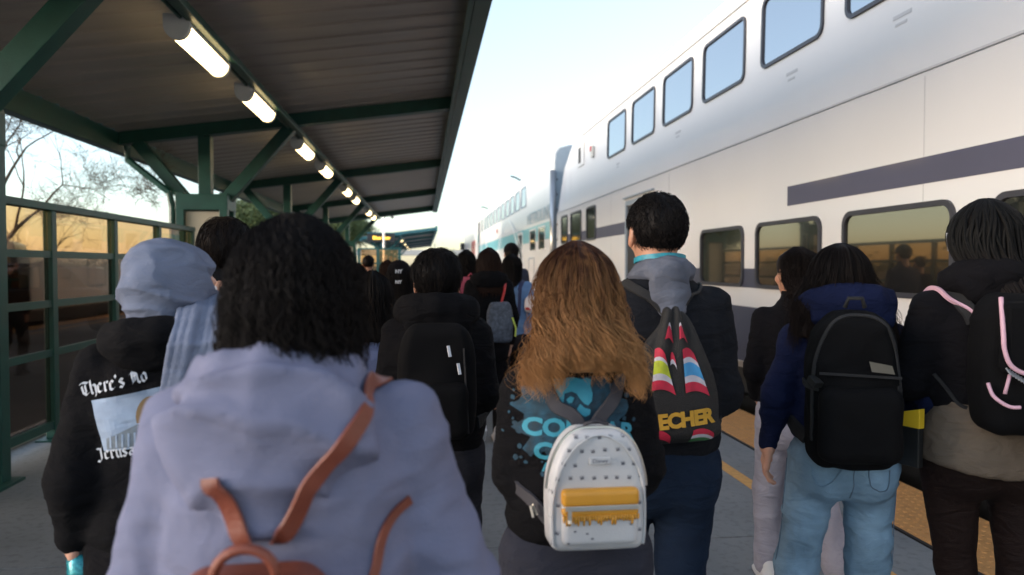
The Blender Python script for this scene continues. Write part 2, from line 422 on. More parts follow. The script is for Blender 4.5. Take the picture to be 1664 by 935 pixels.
text_obj('lettering', 'Blue Gov', .50, M['led'], t, (0, -.156, .46), (R(90), 0, 0), .003, off=.02)

# camera mast beyond the canopy
t = thing('camera_mast', 'thin grey pole with dome camera and small mast head between the canopies', 'mast', (-1.95, 38, 0))
s = MB(); s.tube([(0, 0, 0), (0, 0, 4.25)], .05, 8); s.build('pole', M['steel'], t)
s = MB(); s.box(-.22, .22, -.1, .1, 4.25, 4.38); s.build('head_plate', M['steel'], t)
s = MB(); s.tube([(0, 0, 4.1), (.42, 0, 4.12)], .025, 6); s.build('bracket', M['steel'], t)
s = MB(); s.tube([(.42, 0, 4.14), (.42, 0, 4.05), (.42, 0, 3.94), (.42, 0, 3.88)], [.07, .11, .09, .03], 10); s.build('dome_camera', M['steel'], t, smooth=True)
# ================================================================== TRAIN
def side_profile(x0):
    return [(x0 + .10, .36), (x0, .46), (x0, 2.905), (x0 + .018, 2.915), (x0 + .045, 4.47), (x0 + .05, 4.475), (x0 + .075, 4.66), (x0 + .17, 4.80), (x0 + .45, 4.88), (x0 + 1.45, 4.93)]
def full_profile(x0, W=2.95):
    a = side_profile(x0)[:-1]
    return a + [(2 * (x0 + W / 2) - x, z) for x, z in a[::-1]]
def car_body(parent, x0, y0, y1, m, taper=0, roof_m=None):
    prof = full_profile(x0); n = len(prof); secs = [(y0, 0), (y1 - taper, 0)] if taper else [(y0, 0), (y1, 0)]
    if taper: secs += [(y1 - taper * .6, .10), (y1 - taper * .3, .26), (y1, .46)]
    vs = []
    for y, dz in secs:
        for x, z in prof:
            k = max(0, (z - 3.4) / 1.5)
            cx = x0 + 1.475
            vs.append((x + (cx - x) * k * dz * .35, y, z - dz * k))
    fs = []
    for i in range(len(secs) - 1):
        for j in range(n):
            fs.append((i * n + j, i * n + (j + 1) % n, (i + 1) * n + (j + 1) % n, (i + 1) * n + j))
    fs += [tuple(range(n)), tuple((len(secs) - 1) * n + j for j in range(n))[::-1]]
    b = MB(); b.add(vs, fs); o = b.build('body', m, parent)
    return o
def wallx(x0, z):
    return x0 if z < 2.91 else x0 + .018 + (z - 2.915) / 1.555 * .027
def window(parent, x0, ya, yb, za, zb, glass, fw=.045, r=.13, rubber=None):
    cy, c_z = (ya + yb) / 2, (za + zb) / 2; h = zb - za; wd = yb - ya
    tilt = (wallx(x0, zb) - wallx(x0, za)) / h
    P = lambda u, v, d: (wallx(x0, c_z) + v * tilt - d, cy + u, c_z + v)
    o = rrect(wd, h, r); i = rrect(wd - 2 * fw, h - 2 * fw, max(.03, r - fw * .8))
    f = MB(); ring_frame(f, o, i, P, -.01, .022); fo = f.build('window', rubber or M['window_rubber'], parent)
    g = MB(); ii = rrect(wd - 1.8 * fw, h - 1.8 * fw, max(.03, r - fw * .8)); n = len(ii)
    g.add([P(u, v, .004) for u, v in ii] + [P(u, v, -.004) for u, v in ii], [tuple(range(n))] + [(k, (k + 1) % n, n + (k + 1) % n, n + k) for k in range(n)])
    g.build('pane', glass, fo)
def strip(parent, x0, ya, yb, za, zb, m, name='stripe', d=.003):
    s = MB(); s.add([(wallx(x0, z) - dd, y, z) for dd in (d, -.01) for y in (ya, yb) for z in (za, zb)],
                    [(0, 1, 3, 2), (4, 6, 7, 5), (0, 2, 6, 4), (1, 5, 7, 3), (0, 4, 5, 1), (2, 3, 7, 6)])
    return s.build(name, m, parent)
def bogie(parent, x0, y):
    s = MB(); s.box(x0 + .3, x0 + 2.6, y - 1.4, y + 1.4, -.05, .36)
    for dy in (-.9, .9):
        for xx in (x0 + .62, x0 + 2.2):
            s.tube([(xx, y + dy, .06), (xx + .13, y + dy, .06)], .42, 20)
    s.build('bogie', M['dark_metal'], parent)
X0 = 3.55
# near car
c1 = thing('passenger_car', 'white double deck railcar with navy stripes beside the yellow platform edge', 'railcar', (X0 + 1.47, 6, 0)); c1.location = (0, 0, 0)
Y0, Y1 = -6.4, 19.85
car_body(c1, X0, Y0, Y1, M['train_white'], taper=3.0)
strip(c1, X0, Y0, Y1 - .02, .47, 1.08, M['train_navy'])
strip(c1, X0, Y0, 9.9, 1.29, 1.50, M['train_navy'])
strip(c1, X0, Y0, 7.02, 2.115, 2.305, M['train_slate'])
strip(c1, X0, 13.0, 18.6, 2.09, 2.31, M['train_slate'])
k = 0
for a, b in [(13.08, 14.4), (11.39, 12.68), (9.73, 10.99), (8.09, 9.37), (6.43, 7.68), (4.77, 6.07), (3.1, 4.4), (1.4, 2.7), (-.3, 1.0), (-2, -.7), (-3.7, -2.4)]:
    window(c1, X0, a, b, 3.60, 4.34, M['glass_upper'], fw=.035, r=.11)
for a, b in [(8.01, 9.32), (6.37, 7.70), (4.66, 6.02), (2.98, 4.33), (1.3, 2.6), (-.4, .9), (-2.1, -.8)]:
    window(c1, X0, a, b, 1.29, 1.985, M['glass_lower'], fw=.04, r=.12)
for a, b in [(18.3, 19.15), (16.68, 17.9), (15.25, 16.15)]:
    window(c1, X0, a, b, 2.07, 2.80, M['glass_lower'], fw=.045, r=.1)
# doorway of the near car
P = lambda u, v, d: (X0 - d, 12.15 + u, 1.40 + v)
f = MB(); ring_frame(f, rrect(1.5, 2.50, .06), rrect(1.36, 2.36, .05), P, -.01, .03); door = f.build('door_frame', M['train_grey'], c1)
for s_ in (-1, 1):
    d = MB(); d.box(X0 - .004, X0 + .05, 12.15 + (0.01 if s_ > 0 else -.67), 12.15 + (.67 if s_ > 0 else -.01), .24, 2.57); dd = d.build('door', M['dark_metal'], door)
d = MB(); d.box(X0 - .05, X0 - .0, 11.3, 13.0, 2.70, 2.725); d.build('rain_gutter', M['train_grey'], c1)
s = MB(); s.box(X0 - .005, X0 + .01, Y0, Y1 - .02, 2.915, 2.932); s.build('belt_seam', M['train_mark'], c1)
s = MB(); s.box(X0 + .03, X0 + .05, Y0, Y1 - 3, 4.478, 4.487); s.build('belt_seam', M['train_mark'], c1)
s = MB(); s.box(X0 + .012, X0 + .03, 16.55, 17.2, 3.80, 4.30); vent = s.build('vent_panel', M['train_white'], c1, bevel=.004)
s = MB(); s.box(X0 + .004, X0 + .02, 16.85, 17.08, 3.88, 4.22); s.build('louvre', M['dark_metal'], vent)
s = MB(); s.box(X0 - .03, X0 + .02, 15.55, 15.70, 3.82, 4.06); ml = s.build('marker_lamp', M['lamp_white'], c1, bevel=.01)
s = MB(); s.box(X0 - .045, X0 - .03, 15.57, 15.68, 3.95, 4.05); s.build('red_lens', M['red'], ml)
s = MB(); s.box(X0 - .035, X0, 14.6, 14.66, 1.4, 1.52); s.build('door_button', M['dark_metal'], c1)
s = MB()
for z in (1.0, 1.4, 1.8, 2.2, 2.6, 3.0, 3.4, 3.8): s.box(X0 - .02, X0 + .0, Y1 - .12, Y1 - .05, z, z + .05)
s.build('end_latches', M['dark_metal'], c1)
s = MB(); s.box(X0 + .2, X0 + 2.75, Y0 + .3, Y1 - .3, .05, .36); s.build('underframe', M['dark_metal'], c1)
bogie(c1, X0, 16.6); bogie(c1, X0, -3)
# little stencils under the upper windows
for y in (13.5, 10.2, 6.9, 5.2):
    strip(c1, X0, y, y + .22, 3.40, 3.43, M['train_mark'], 'stencil')
    strip(c1, X0, y + .05, y + .19, 3.345, 3.365, M['train_mark'], 'stencil')

# second car
c2 = thing('passenger_car', 'off-white double deck railcar with teal band and large lettering behind the first', 'railcar')
Y0, Y1 = 20.55, 48.0
car_body(c2, X0, Y0, Y1, M['train_white2'], 0)
d = MB()
pr = [(x, z) for x, z in full_profile(X0)]
ec = (X0 + 1.475, 2.6)
d.prism([(ec[0] + (x - ec[0]) * .985, ec[1] + (z - ec[1]) * .985) for x, z in pr], 'y', Y0 - .10, Y0 - .002)
d.build('end_wall', M['train_grey'], c2)
s = MB(); s.tube([(X0 - .01, Y0 - .12, .4), (X0 - .01, Y0 - .12, 4.15)], .085, 10); s.build('corner_post', M['steel'], c2, smooth=True)
s = MB(); s.box(X0 + .5, X0 + .8, Y0 - .62, Y0 - .12, .3, 3.9); s.build('gangway_curtain', M['train_grey'], c2)
strip(c2, X0, Y0, Y1, 2.30, 2.80, M['train_teal'])
for a, b in [(26.1, 27.45), (27.85, 29.2), (29.6, 30.9), (31.3, 32.6), (33.1, 34.6), (35.1, 36.5), (37, 38.4), (38.9, 40.4), (40.9, 42.4), (42.9, 44.3)]:
    window(c2, X0, a, b, 3.60, 4.36, M['glass_upper'], fw=.05, r=.1, rubber=M['train_grey'])
window(c2, X0, 45.4, 46.5, 3.60, 4.36, M['glass_lower'], fw=.05, r=.1, rubber=M['train_grey'])
for a, b in [(21.75, 23.05), (23.55, 24.95)]:
    window(c2, X0, a, b, 1.98, 2.72, M['glass_lower'], fw=.05, r=.08, rubber=M['train_white2'])
P2 = lambda u, v, d: (X0 - d, 27.4 + u, 1.5 + v)
f = MB(); ring_frame(f, rrect(1.3, 2.5, .1), rrect(1.1, 2.3, .08), P2, -.01, .03); fr = f.build('door_frame', M['train_white2'], c2)
d = MB(); d.box(X0 - .006, X0 + .05, 26.86, 27.94, .36, 2.64); d.build('door', M['black_rubber'], fr)
f = MB(); P3 = lambda u, v, d: (X0 - d, 24.6 + u, 1.35 + v)
ring_frame(f, rrect(1.3, .9, .08), rrect(1.2, .8, .06), P3, -.01, .015); f.build('equipment_hatch', M['train_grey'], c2)
text_obj('lettering', 'METROLINK', .56, M['train_letter'], c2, (X0 - .004, 23.15, 3.07), (R(90), 0, R(-90)), .002, off=-.004, space=1.0, xs=1.62)
def swoosh(pts, wd, m=M['train_swoosh']):
    vs = []; fs = []
    for i, (y, z) in enumerate(pts):
        for q in (-wd / 2, wd / 2):
            vs.append((wallx(X0, z) - .0075, y + q, z))
    for i in range(len(pts) - 1): fs.append((2 * i, 2 * i + 1, 2 * i + 3, 2 * i + 2))
    mesh_obj('swoosh', vs, fs, m, c2)
arc = lambda yc, zc_, wy, h, ph0, ph1: [(yc + wy * t, zc_ - h * abs(t) ** 2.2) for t in np.linspace(ph0, ph1, 24)]
swoosh(arc(32, 3.45, 4.6, 2.0, -1, 1), .34); swoosh(arc(31.2, 3.3, 5.2, 2.1, -1.05, 1), .16)
swoosh(arc(44.3, 3.35, 2.6, 1.5, -1, 1), .3); swoosh(arc(44.0, 3.2, 3.0, 1.6, -1, 1), .16)
s = MB(); s.tube([(X0 + .4, 29.6, 4.85), (X0 + .05, 29.4, 5.0), (X0 - .15, 29.2, 5.02)], .035, 6); s.build('roof_antenna', M['dark_metal'], c2)
s = MB(); s.tube([(X0 + .4, 44.6, 4.85), (X0 + .05, 44.5, 5.0), (X0 - .15, 44.4, 5.0)], .035, 6); s.build('roof_antenna', M['dark_metal'], c2)
s = MB(); s.box(X0 + .2, X0 + 2.75, Y0 + .3, Y1 - .3, .05, .36); s.build('underframe', M['dark_metal'], c2)
bogie(c2, X0, 24); bogie(c2, X0, 44)
s = MB(); s.box(X0 - .03, X0, 36.1, 36.3, 3.1, 3.3); s.build('marker_lamp', M['red'], c2)
# third car
c3 = thing('passenger_car', 'farthest pale railcar at the head of the train, partly hidden', 'railcar')
Y0, Y1 = 48.7, 66
car_body(c3, X0, Y0, Y1, M['train_white2'], 0)
d = MB(); d.box(X0 - .01, X0 + .6, 48.1, 48.68, .4, 4.3); d.build('gangway_curtain', M['black_rubber'], c3)
strip(c3, X0, Y0, Y0 + 1.0, 1.2, 3.6, M['train_teal'])
for a in (52, 54.2): window(c3, X0, a, a + 1.3, 2.2, 3.3, M['glass_lower'], fw=.14, r=.1, rubber=M['red'])
s = MB(); s.box(X0 - .35, X0, 65.2, 65.4, 2.9, 3.5); s.build('wing_mirror', M['dark_metal'], c3)
s = MB(); s.box(X0 + .2, X0 + 2.75, Y0, Y1, .05, .36); s.build('underframe', M['dark_metal'], c3)

# ================================================================== TREES
def branch_tree(name, label, base, seedn, limbs, depth, m, group=None, leaf=0, twig=.55, prob=1):
    rnd = random.Random(seedn)
    t = thing(name, label, 'tree', base, 0, group)
    mb = MB(); tips = []
    def grow(p, d, L, r, k):
        pts = [p]; rad = [r]; n = 4 if k > 1 else 3
        dd = d.copy()
        for i in range(n):
            dd = (dd + Vector((rnd.uniform(-1, 1), rnd.uniform(-1, 1), rnd.uniform(-.6, .8))) * .22).normalized()
            p = p + dd * (L / n); pts.append(p); rad.append(r * (1 - (.45 if prob >= 1 else .5) * (i + 1) / n))
        mb.tube(pts, rad, 7 if k > 3 else (5 if k > 1 else 3), cap=False)
        if prob < 1 and k <= 2:
            for q in range(3):      # fine twigs
                i = rnd.randrange(1, len(pts)); e = Vector((rnd.uniform(-1, 1), rnd.uniform(-1, 1), rnd.uniform(-.7, .8))).normalized(); f_ = (dd + e * 1.2).normalized(); a_ = pts[i]; b_ = a_ + f_ * rnd.uniform(.12, .3); c_ = b_ + (f_ + e * .5).normalized() * rnd.uniform(.1, .25)
                mb.tube([a_, b_, c_], [.0045, .0035, .002], 3, cap=False); tips.append((c_, f_)); tips.append((b_, f_))
        if k == 0: tips.append((pts[-1], dd)); return
        if k <= 3: tips.append((pts[-1], dd))
        nb = (3 if k > 1 else 4) if prob >= 1 else rnd.choice([2, 2, 3])
        for j in range(nb):
            i = rnd.choice([len(pts) - 1, len(pts) - 2]) if j else len(pts) - 1
            ax = Vector((rnd.uniform(-1, 1), rnd.uniform(-1, 1), rnd.uniform(-.5, .9))).normalized()
            nd = (dd * (1.05 if j else 1.5) + ax * .95).normalized()
            grow(pts[i], nd, L * rnd.uniform(.62, .86 if prob >= 1 else .9), rad[i] * (.72 if j else .9), k - 1)
    for (pp, dr, L, r, k) in limbs: grow(Vector(pp), Vector(dr).normalized(), L, r, k)
    mb.build('trunk', m, t, smooth=True)
    if leaf:
        vs = []; fs = []
        for p, d in tips:
            if rnd.random() > prob: continue
            for q in range(leaf):
                c = p + Vector((rnd.gauss(0, 1), rnd.gauss(0, 1), rnd.gauss(0, 1))) * twig * .45
                s_ = rnd.uniform(.5, 1.1) * twig * .11
                u = Vector((rnd.gauss(0, 1), rnd.gauss(0, 1), rnd.gauss(0, 1))).normalized(); v = u.orthogonal().normalized()
                b = len(vs); vs += [c - u * s_ * 1.8, c + v * s_ * .55, c + u * s_ * 1.8, c - v * s_ * .55]; fs.append((b, b + 1, b + 2, b + 3))
        mesh_obj('crown', np.array([tuple(v) for v in vs]), np.array(fs), M['leaf'], t)
    return t
branch_tree('bare_tree', 'nearly bare dark desert tree with fine twigs rising behind the glass fence at far left', (-7.9, 13.4, 0), 11,
            [((0, 0, 0), (.45, 0, 1), 1.9, .12, 0), ((.75, 0, 1.7), (.35, .1, 1), 1.5, .085, 7), ((.4, .1, 1.2), (-.1, .3, 1), 1.9, .06, 5), ((.75, 0, 1.7), (1.0, -.1, .75), 1.4, .065, 7), ((.6, 0, 1.4), (1.0, .3, .5), 1.2, .045, 6)], 5, M['bark'], leaf=1, twig=.14, prob=.10).scale = (.80, .80, .88)
branch_tree('leafy_tree', 'pale green leafy tree behind the fence seen between the canopy columns', (-10.1, 46, .3), 4,
            [((0, 0, 0), (.05, 0, 1), 1.5, .16, 5)], 5, M['bark'], leaf=60, twig=.8)
branch_tree('leafy_tree', 'distant green tree seen under the far end of the green canopy', (-7.4, 62, .3), 8,
            [((0, 0, 0), (.05, 0, 1), 1.9, .2, 5)], 5, M['bark'], leaf=60, twig=.8)
branch_tree('leafy_tree', 'small grey green tree far behind the end of the train', (3.9, 150, -.3), 9,
            [((0, 0, 0), (.05, 0, 1), 1.6, .15, 4)], 4, M['bark'], leaf=30, twig=1.3)
# low shrubs along the horizon on the left: one mass of brush
rnd = random.Random(5); vs = []; fs = []
for i in range(9000):
    y = rnd.uniform(-60, 260); x = -40 - rnd.uniform(0, 30)
    hh = .8 + 1.3 * max(0, math.sin(y * .21) * math.sin(y * .57 + 1) + .35) + .3 * math.sin(y * 1.7)
    z = .75 + rnd.random() ** 1.3 * hh
    u = Vector((rnd.gauss(0, 1), rnd.gauss(0, 1), rnd.gauss(0, 1))).normalized(); v = u.orthogonal().normalized(); s_ = .35
    c = Vector((x, y, z)); b = len(vs); vs += [c - u * s_, c + v * s_ * .5, c + u * s_, c - v * s_ * .5]; fs.append((b, b + 1, b + 2, b + 3))
tag(mesh_obj('brush', np.array([tuple(v) for v in vs]), np.array(fs), M['leaf']), 'low dark desert brush along the horizon behind the fence', 'brush', kind='stuff')

# overpass far ahead
t = thing('overpass', 'pale low road bridge crossing far ahead beyond the platform', 'bridge')
s = MB(); s.box(-60, 60, 175, 183, 4.0, 5.2); s.build('bridge_deck', M['curb'], t)
for x in (-40, -20, 0, 22, 45):
    s = MB(); s.box(x - .6, x + .6, 177, 181, -.3, 4.0); s.build('pier', M['curb'], t)
t = thing('light_pole', 'thin distant light pole between the canopies and the train', 'pole', (1.35, 90, 0))
s = MB(); s.tube([(0, 0, 0), (0, 0, 5)], .06, 6); s.build('pole', M['steel'], t)
s = MB(); s.box(-.5, .1, -.1, .1, 5, 5.12); s.build('lamp_head', M['steel'], t)

# pickup truck parked behind the fence
tr = thing('pickup_truck', 'grey pickup truck parked beyond the tinted glass fence', 'truck', (-11.1, 20.2, .30), R(197))
M['truck_paint'] = mat('truck_paint', (0.11, 0.11, 0.115), 0.35, var=.05, coat=.5)
M['truck_glass'] = train_glass('truck_glass', (.6, .6, .6), .35)
s = MB(); s.prism([(-2.7, .45), (2.75, .45), (2.8, .9), (2.65, 1.12), (1.45, 1.2), (1.0, 1.22), (-.75, 1.22), (-2.75, 1.2)], 'y', -.95, .95); s.build('body', M['truck_paint'], tr, bevel=.05)
s = MB(); s.prism([(1.1, 1.2), (.45, 1.82), (.3, 1.86), (-.75, 1.86), (-.95, 1.78), (-1.05, 1.2)], 'y', -.82, .82); s.build('cab', M['truck_paint'], tr, bevel=.04)
for sy in (-1, 1):
    s = MB(); s.prism([(.95, 1.25), (.42, 1.74), (-.15, 1.76), (-.15, 1.25)], 'y', sy * .815, sy * .83); s.build('side_window', M['truck_glass'], tr)
    s = MB(); s.prism([(-.25, 1.25), (-.25, 1.76), (-.82, 1.72), (-.9, 1.25)], 'y', sy * .815, sy * .83); s.build('side_window', M['truck_glass'], tr)
    s = MB(); s.box(.75, .95, sy * .95, sy * 1.15, 1.25, 1.42); s.build('wing_mirror', M['truck_paint'], tr)
    for x in (-1.75, 1.85):
        s = MB(); s.tube([(x, sy * .72, .38), (x, sy * .97, .38)], .38, 20); w_ = s.build('wheel', M['black_rubber'], tr)
        s = MB(); s.tube([(x, sy * .96, .38), (x, sy * .985, .38)], .2, 14); s.build('hub', M['steel'], w_)
s = MB(); s.add([(1.09, -.74, 1.25), (1.09, .74, 1.25), (.52, .68, 1.79), (.52, -.68, 1.79)], [(0, 1, 2, 3)]); 
for v in range(4): pass
s.v = [(x + .03, y, z + .02) for x, y, z in s.v]; s.build('windscreen', M['truck_glass'], tr)
# a couple of dark cars
def car(x, y, rz, col, label):
    t = thing('parked_car', label, 'car', (x, y, .14), rz, 'cars parked behind the glass fence'); mm = mat('car_paint', col, .3, var=.03, coat=.6)
    s = MB(); s.prism([(-2.2, .3), (2.2, .3), (2.28, .6), (2.1, .82), (1.1, .92), (-1.7, .98), (-2.25, .85)], 'y', -.86, .86); s.build('body', mm, t, bevel=.06)
    s = MB(); s.prism([(1.15, .9), (.45, 1.36), (-.9, 1.4), (-1.65, .96)], 'y', -.72, .72); s.build('cabin', M['truck_glass'], t, bevel=.04)
    s = MB(); s.prism([(.42, 1.365), (.35, 1.42), (-.85, 1.44), (-.95, 1.40)], 'y', -.66, .66); s.build('roof', mm, t, bevel=.01)
    for sy in (-1, 1):
        for xx in (-1.35, 1.4):
            s = MB(); s.tube([(xx, sy * .68, .32), (xx, sy * .88, .32)], .32, 18); s.build('wheel', M['black_rubber'], t)
        s = MB(); s.box(2.18, 2.26, sy * .5 - .15, sy * .5 + .15, .6, .72); s.build('headlight', M['lamp_white'], t)
car(-8.0, 9.6, R(75), (.05, .05, .06), 'dark car parked behind the nearest fence panes')
car(-7.9, 15.8, R(80), (.035, .014, .014), 'dark red car parked behind the fence near the first column')

# thin joints between the wall panels of the near car
for y in (2.0, 5.0, 10.6, 14.0, 16.4):
    s = MB(); s.box(X0 - .002, X0 + .012, y, y + .006, 1.52, 2.88); s.build('panel_joint', M['train_mark'], c1)
# ================================================================== SURFACE TOOLS (distance fields meshed with surface nets)
F = np.float32
def smin(a, b, k):
    h = np.clip(0.5 + 0.5 * (b - a) / k, 0, 1); return b * (1 - h) + a * h - k * h * (1 - h)
def smax(a, b, k): return -smin(-a, -b, k)
def cone(P, a, b, ra, rb):
    X, Y, Z = P; ax, ay, az = a; bx, by, bz = b[0] - ax, b[1] - ay, b[2] - az
    L = bx * bx + by * by + bz * bz + 1e-9
    px, py, pz = X - ax, Y - ay, Z - az
    h = np.clip((px * bx + py * by + pz * bz) / L, 0, 1)
    return np.sqrt((px - h * bx) ** 2 + (py - h * by) ** 2 + (pz - h * bz) ** 2) - (ra + (rb - ra) * h)
def ell(P, c, r, tilt=0):
    X, Y, Z = P[0] - c[0], P[1] - c[1], P[2] - c[2]
    if tilt: Y, Z = Y * math.cos(tilt) + Z * math.sin(tilt), -Y * math.sin(tilt) + Z * math.cos(tilt)
    k0 = np.sqrt((X / r[0]) ** 2 + (Y / r[1]) ** 2 + (Z / r[2]) ** 2)
    k1 = np.sqrt((X / r[0] ** 2) ** 2 + (Y / r[1] ** 2) ** 2 + (Z / r[2] ** 2) ** 2) + 1e-6
    return k0 * (k0 - 1) / k1
def rbox(P, c, h, r):
    q = [np.abs(P[i] - c[i]) - h[i] + r for i in range(3)]
    return np.sqrt(sum(np.maximum(v, 0) ** 2 for v in q)) + np.minimum(np.maximum(np.maximum(q[0], q[1]), q[2]), 0) - r
def knots_fn(K):
    """rows (z, half width, half depth, centre y, centre x), z rising -> smooth interpolator"""
    K = sorted(tuple(k) + (0,) * (5 - len(k)) for k in K); K = np.array(K, float)
    z = K[:, 0]; zs = np.linspace(z[0], z[-1], 160); out = []
    for c in range(1, 5):
        y = K[:, c]; m = np.gradient(y, z); o = np.empty_like(zs)
        i = np.clip(np.searchsorted(z, zs) - 1, 0, len(z) - 2); h = z[i + 1] - z[i]; t = (zs - z[i]) / h
        o = (2 * t**3 - 3 * t**2 + 1) * y[i] + (t**3 - 2 * t**2 + t) * h * m[i] + (-2 * t**3 + 3 * t**2) * y[i + 1] + (t**3 - t**2) * h * m[i + 1]
        if c < 3: o = np.maximum(o, .004)
        out.append(o)
    return lambda Z: [np.interp(Z, zs, o) for o in out]
def prof_sdf(P, K, p=2.4, cap=True):
    X, Y, Z = P; f = knots_fn(K); w, d, cy, cx = f(Z)
    k = (np.abs((X - cx) / w) ** p + np.abs((Y - cy) / d) ** p) ** (1 / p)
    r = (k - 1) * np.minimum(w, d)
    if cap:
        zs = [q[0] for q in K]; r = smax(r, Z - max(zs), .01); r = smax(r, min(zs) - Z, .01)
    return r
def surf_nets(d, lo, res):
    s = d < 0; nx, ny, nz = d.shape
    cs = [(i, j, k) for i in (0, 1) for j in (0, 1) for k in (0, 1)]
    sl = lambda A, c: A[c[0]:nx - 1 + c[0], c[1]:ny - 1 + c[1], c[2]:nz - 1 + c[2]]
    cnt = sum(sl(s, c).astype(np.int8) for c in cs); act = (cnt > 0) & (cnt < 8)
    idx = np.argwhere(act)
    if not len(idx): return np.zeros((0, 3), F), np.zeros((0, 4), np.int32)
    val = {c: d[idx[:, 0] + c[0], idx[:, 1] + c[1], idx[:, 2] + c[2]] for c in cs}
    acc = np.zeros((len(idx), 3)); n = np.zeros(len(idx))
    for a in cs:
        for ax in range(3):
            if a[ax]: continue
            b = list(a); b[ax] = 1; b = tuple(b); da, db = val[a], val[b]; m = (da < 0) != (db < 0)
            t = np.where(m, da / np.where(m, da - db, 1), 0)
            pos = np.tile(np.array(a, float), (len(idx), 1)); pos[:, ax] += t
            acc += pos * m[:, None]; n += m
    v = np.array(lo) + res * (idx + acc / n[:, None])
    im = -np.ones(act.shape, np.int32); im[act] = np.arange(len(idx)); qs = []
    for ax in range(3):
        o1, o2 = [q for q in range(3) if q != ax]
        a = [slice(0, None)] * 3; b = [slice(0, None)] * 3; a[ax] = slice(0, -1); b[ax] = slice(1, None)
        e = s[tuple(a)] != s[tuple(b)]; ii = np.argwhere(e)
        ok = (ii[:, o1] > 0) & (ii[:, o2] > 0) & (ii[:, o1] < act.shape[o1]) & (ii[:, o2] < act.shape[o2]); ii = ii[ok]
        if not len(ii): continue
        def cell(d1, d2):
            q = ii.copy(); q[:, o1] -= d1; q[:, o2] -= d2; return im[q[:, 0], q[:, 1], q[:, 2]]
        q = np.stack([cell(1, 1), cell(0, 1), cell(0, 0), cell(1, 0)], 1)
        flip = ~s[tuple(a)][ii[:, 0], ii[:, 1], ii[:, 2]]
        if ax == 1: flip = ~flip
        q[flip] = q[flip][:, ::-1]; qs.append(q)
    q = np.concatenate(qs); q = q[(q >= 0).all(1)]
    return v, q
def iso(fn, lo, hi, res):
    ax = [np.arange(lo[i], hi[i] + res, res, dtype=F) for i in range(3)]
    G = np.meshgrid(*ax, indexing='ij'); return surf_nets(np.asarray(fn(G)), lo, res)
def _h(i, j, k, s):
    n = (i * 374761393 + j * 668265263 + k * 2147483647 + s * 974634777) & 0xffffffff
    n = ((n ^ (n >> 13)) * 1274126177) & 0xffffffff
    return ((n ^ (n >> 16)) & 0xffff) / 65535.0
def vnoise(P, s=0):
    i = np.floor(P).astype(np.int64); f = P - i; f = f * f * (3 - 2 * f); r = 0
    for a in (0, 1):
        for b in (0, 1):
            for c in (0, 1):
                wgt = (f[:, 0] if a else 1 - f[:, 0]) * (f[:, 1] if b else 1 - f[:, 1]) * (f[:, 2] if c else 1 - f[:, 2])
                r = r + wgt * _h(i[:, 0] + a, i[:, 1] + b, i[:, 2] + c, s)
    return r
def vnormals(v, q):
    a = v[q[:, 2]] - v[q[:, 0]]; b = v[q[:, 3]] - v[q[:, 1]] if q.shape[1] == 4 else v[q[:, 1]] - v[q[:, 0]]
    n = np.cross(a, b); o = np.zeros_like(v)
    for k in range(q.shape[1]): np.add.at(o, q[:, k], n)
    return o / (np.linalg.norm(o, axis=1)[:, None] + 1e-9)
def relax(v, q, it=1, k=.5):
    for _ in range(it):
        s = np.zeros_like(v); c = np.zeros(len(v))
        for a, b in ((0, 1), (1, 2), (2, 3), (3, 0)):
            np.add.at(s, q[:, a], v[q[:, b]]); np.add.at(s, q[:, b], v[q[:, a]]); np.add.at(c, q[:, a], 1); np.add.at(c, q[:, b], 1)
        v = v * (1 - k) + k * s / np.maximum(c, 1)[:, None]
    return v
def folds(v, q, amp, freq=(5, 5, 12), seed=0, ridge=.6):
    n = vnormals(v, q); wp = np.stack([vnoise(v * 4 + 9, seed + 1), vnoise(v * 4 + 31, seed + 2), vnoise(v * 4 + 77, seed + 3)], 1) * 1.3
    a = vnoise(v * np.array(freq) + wp * 1.2, seed + 4); b = vnoise(v * np.array(freq) * 2.1 + wp * 2 + 5, seed + 5)
    r = (1 - np.abs(2 * a - 1)) ** 2
    dsp = amp * (ridge * (r - .4) + (1 - ridge) * (a - .5) * 1.6 + .35 * (b - .5))
    return v + n * dsp[:, None]
def join(parts):
    vs, qs, b = [], [], 0
    for v, q in parts: vs.append(v); qs.append(q + b); b += len(v)
    return np.concatenate(vs), np.concatenate(qs)
def bvh(v, q): return BVHTree.FromPolygons([tuple(p) for p in v], [tuple(int(k) for k in f) for f in q])

# ---- templates: head and hand
def head_fn(P):
    d = ell(P, (0, -.012, .034), (.076, .094, .086))
    d = smin(d, ell(P, (0, .030, -.045), (.056, .060, .070)), .035)
    d = smin(d, ell(P, (0, .060, -.092), (.026, .024, .018)), .025)
    d = smin(d, ell(P, (0, .072, .028), (.050, .018, .014)), .02)
    for s in (-1, 1):
        d = smax(d, -ell(P, (s * .031, .092, .010), (.018, .015, .013)), .014)
        d = smin(d, ell(P, (s * .044, .062, -.022), (.020, .018, .018)), .02)
        e = ell(P, (s * .079, -.004, -.004), (.009, .021, .032), .25)
        e = smax(e, -ell(P, (s * .086, .002, .0), (.006, .011, .018)), .006)
        d = smin(d, e, .008)
        d = smin(d, cone(P, (s * .010, .094, -.030), (s * .011, .090, -.032), .009, .008), .01)
    d = smin(d, cone(P, (0, .086, .012), (0, .107, -.026), .008, .011), .014)
    d = smin(d, ell(P, (0, .088, -.058), (.024, .011, .006)), .006); d = smin(d, ell(P, (0, .086, -.068), (.020, .011, .007)), .006)
    d = smin(d, cone(P, (0, -.018, -.04), (0, -.032, -.19), .054, .060), .03)
    return d
HEAD_V, HEAD_Q = iso(head_fn, (-.1, -.13, -.20), (.1, .13, .135), .005)
HEAD_V = relax(HEAD_V, HEAD_Q, 1, .35)
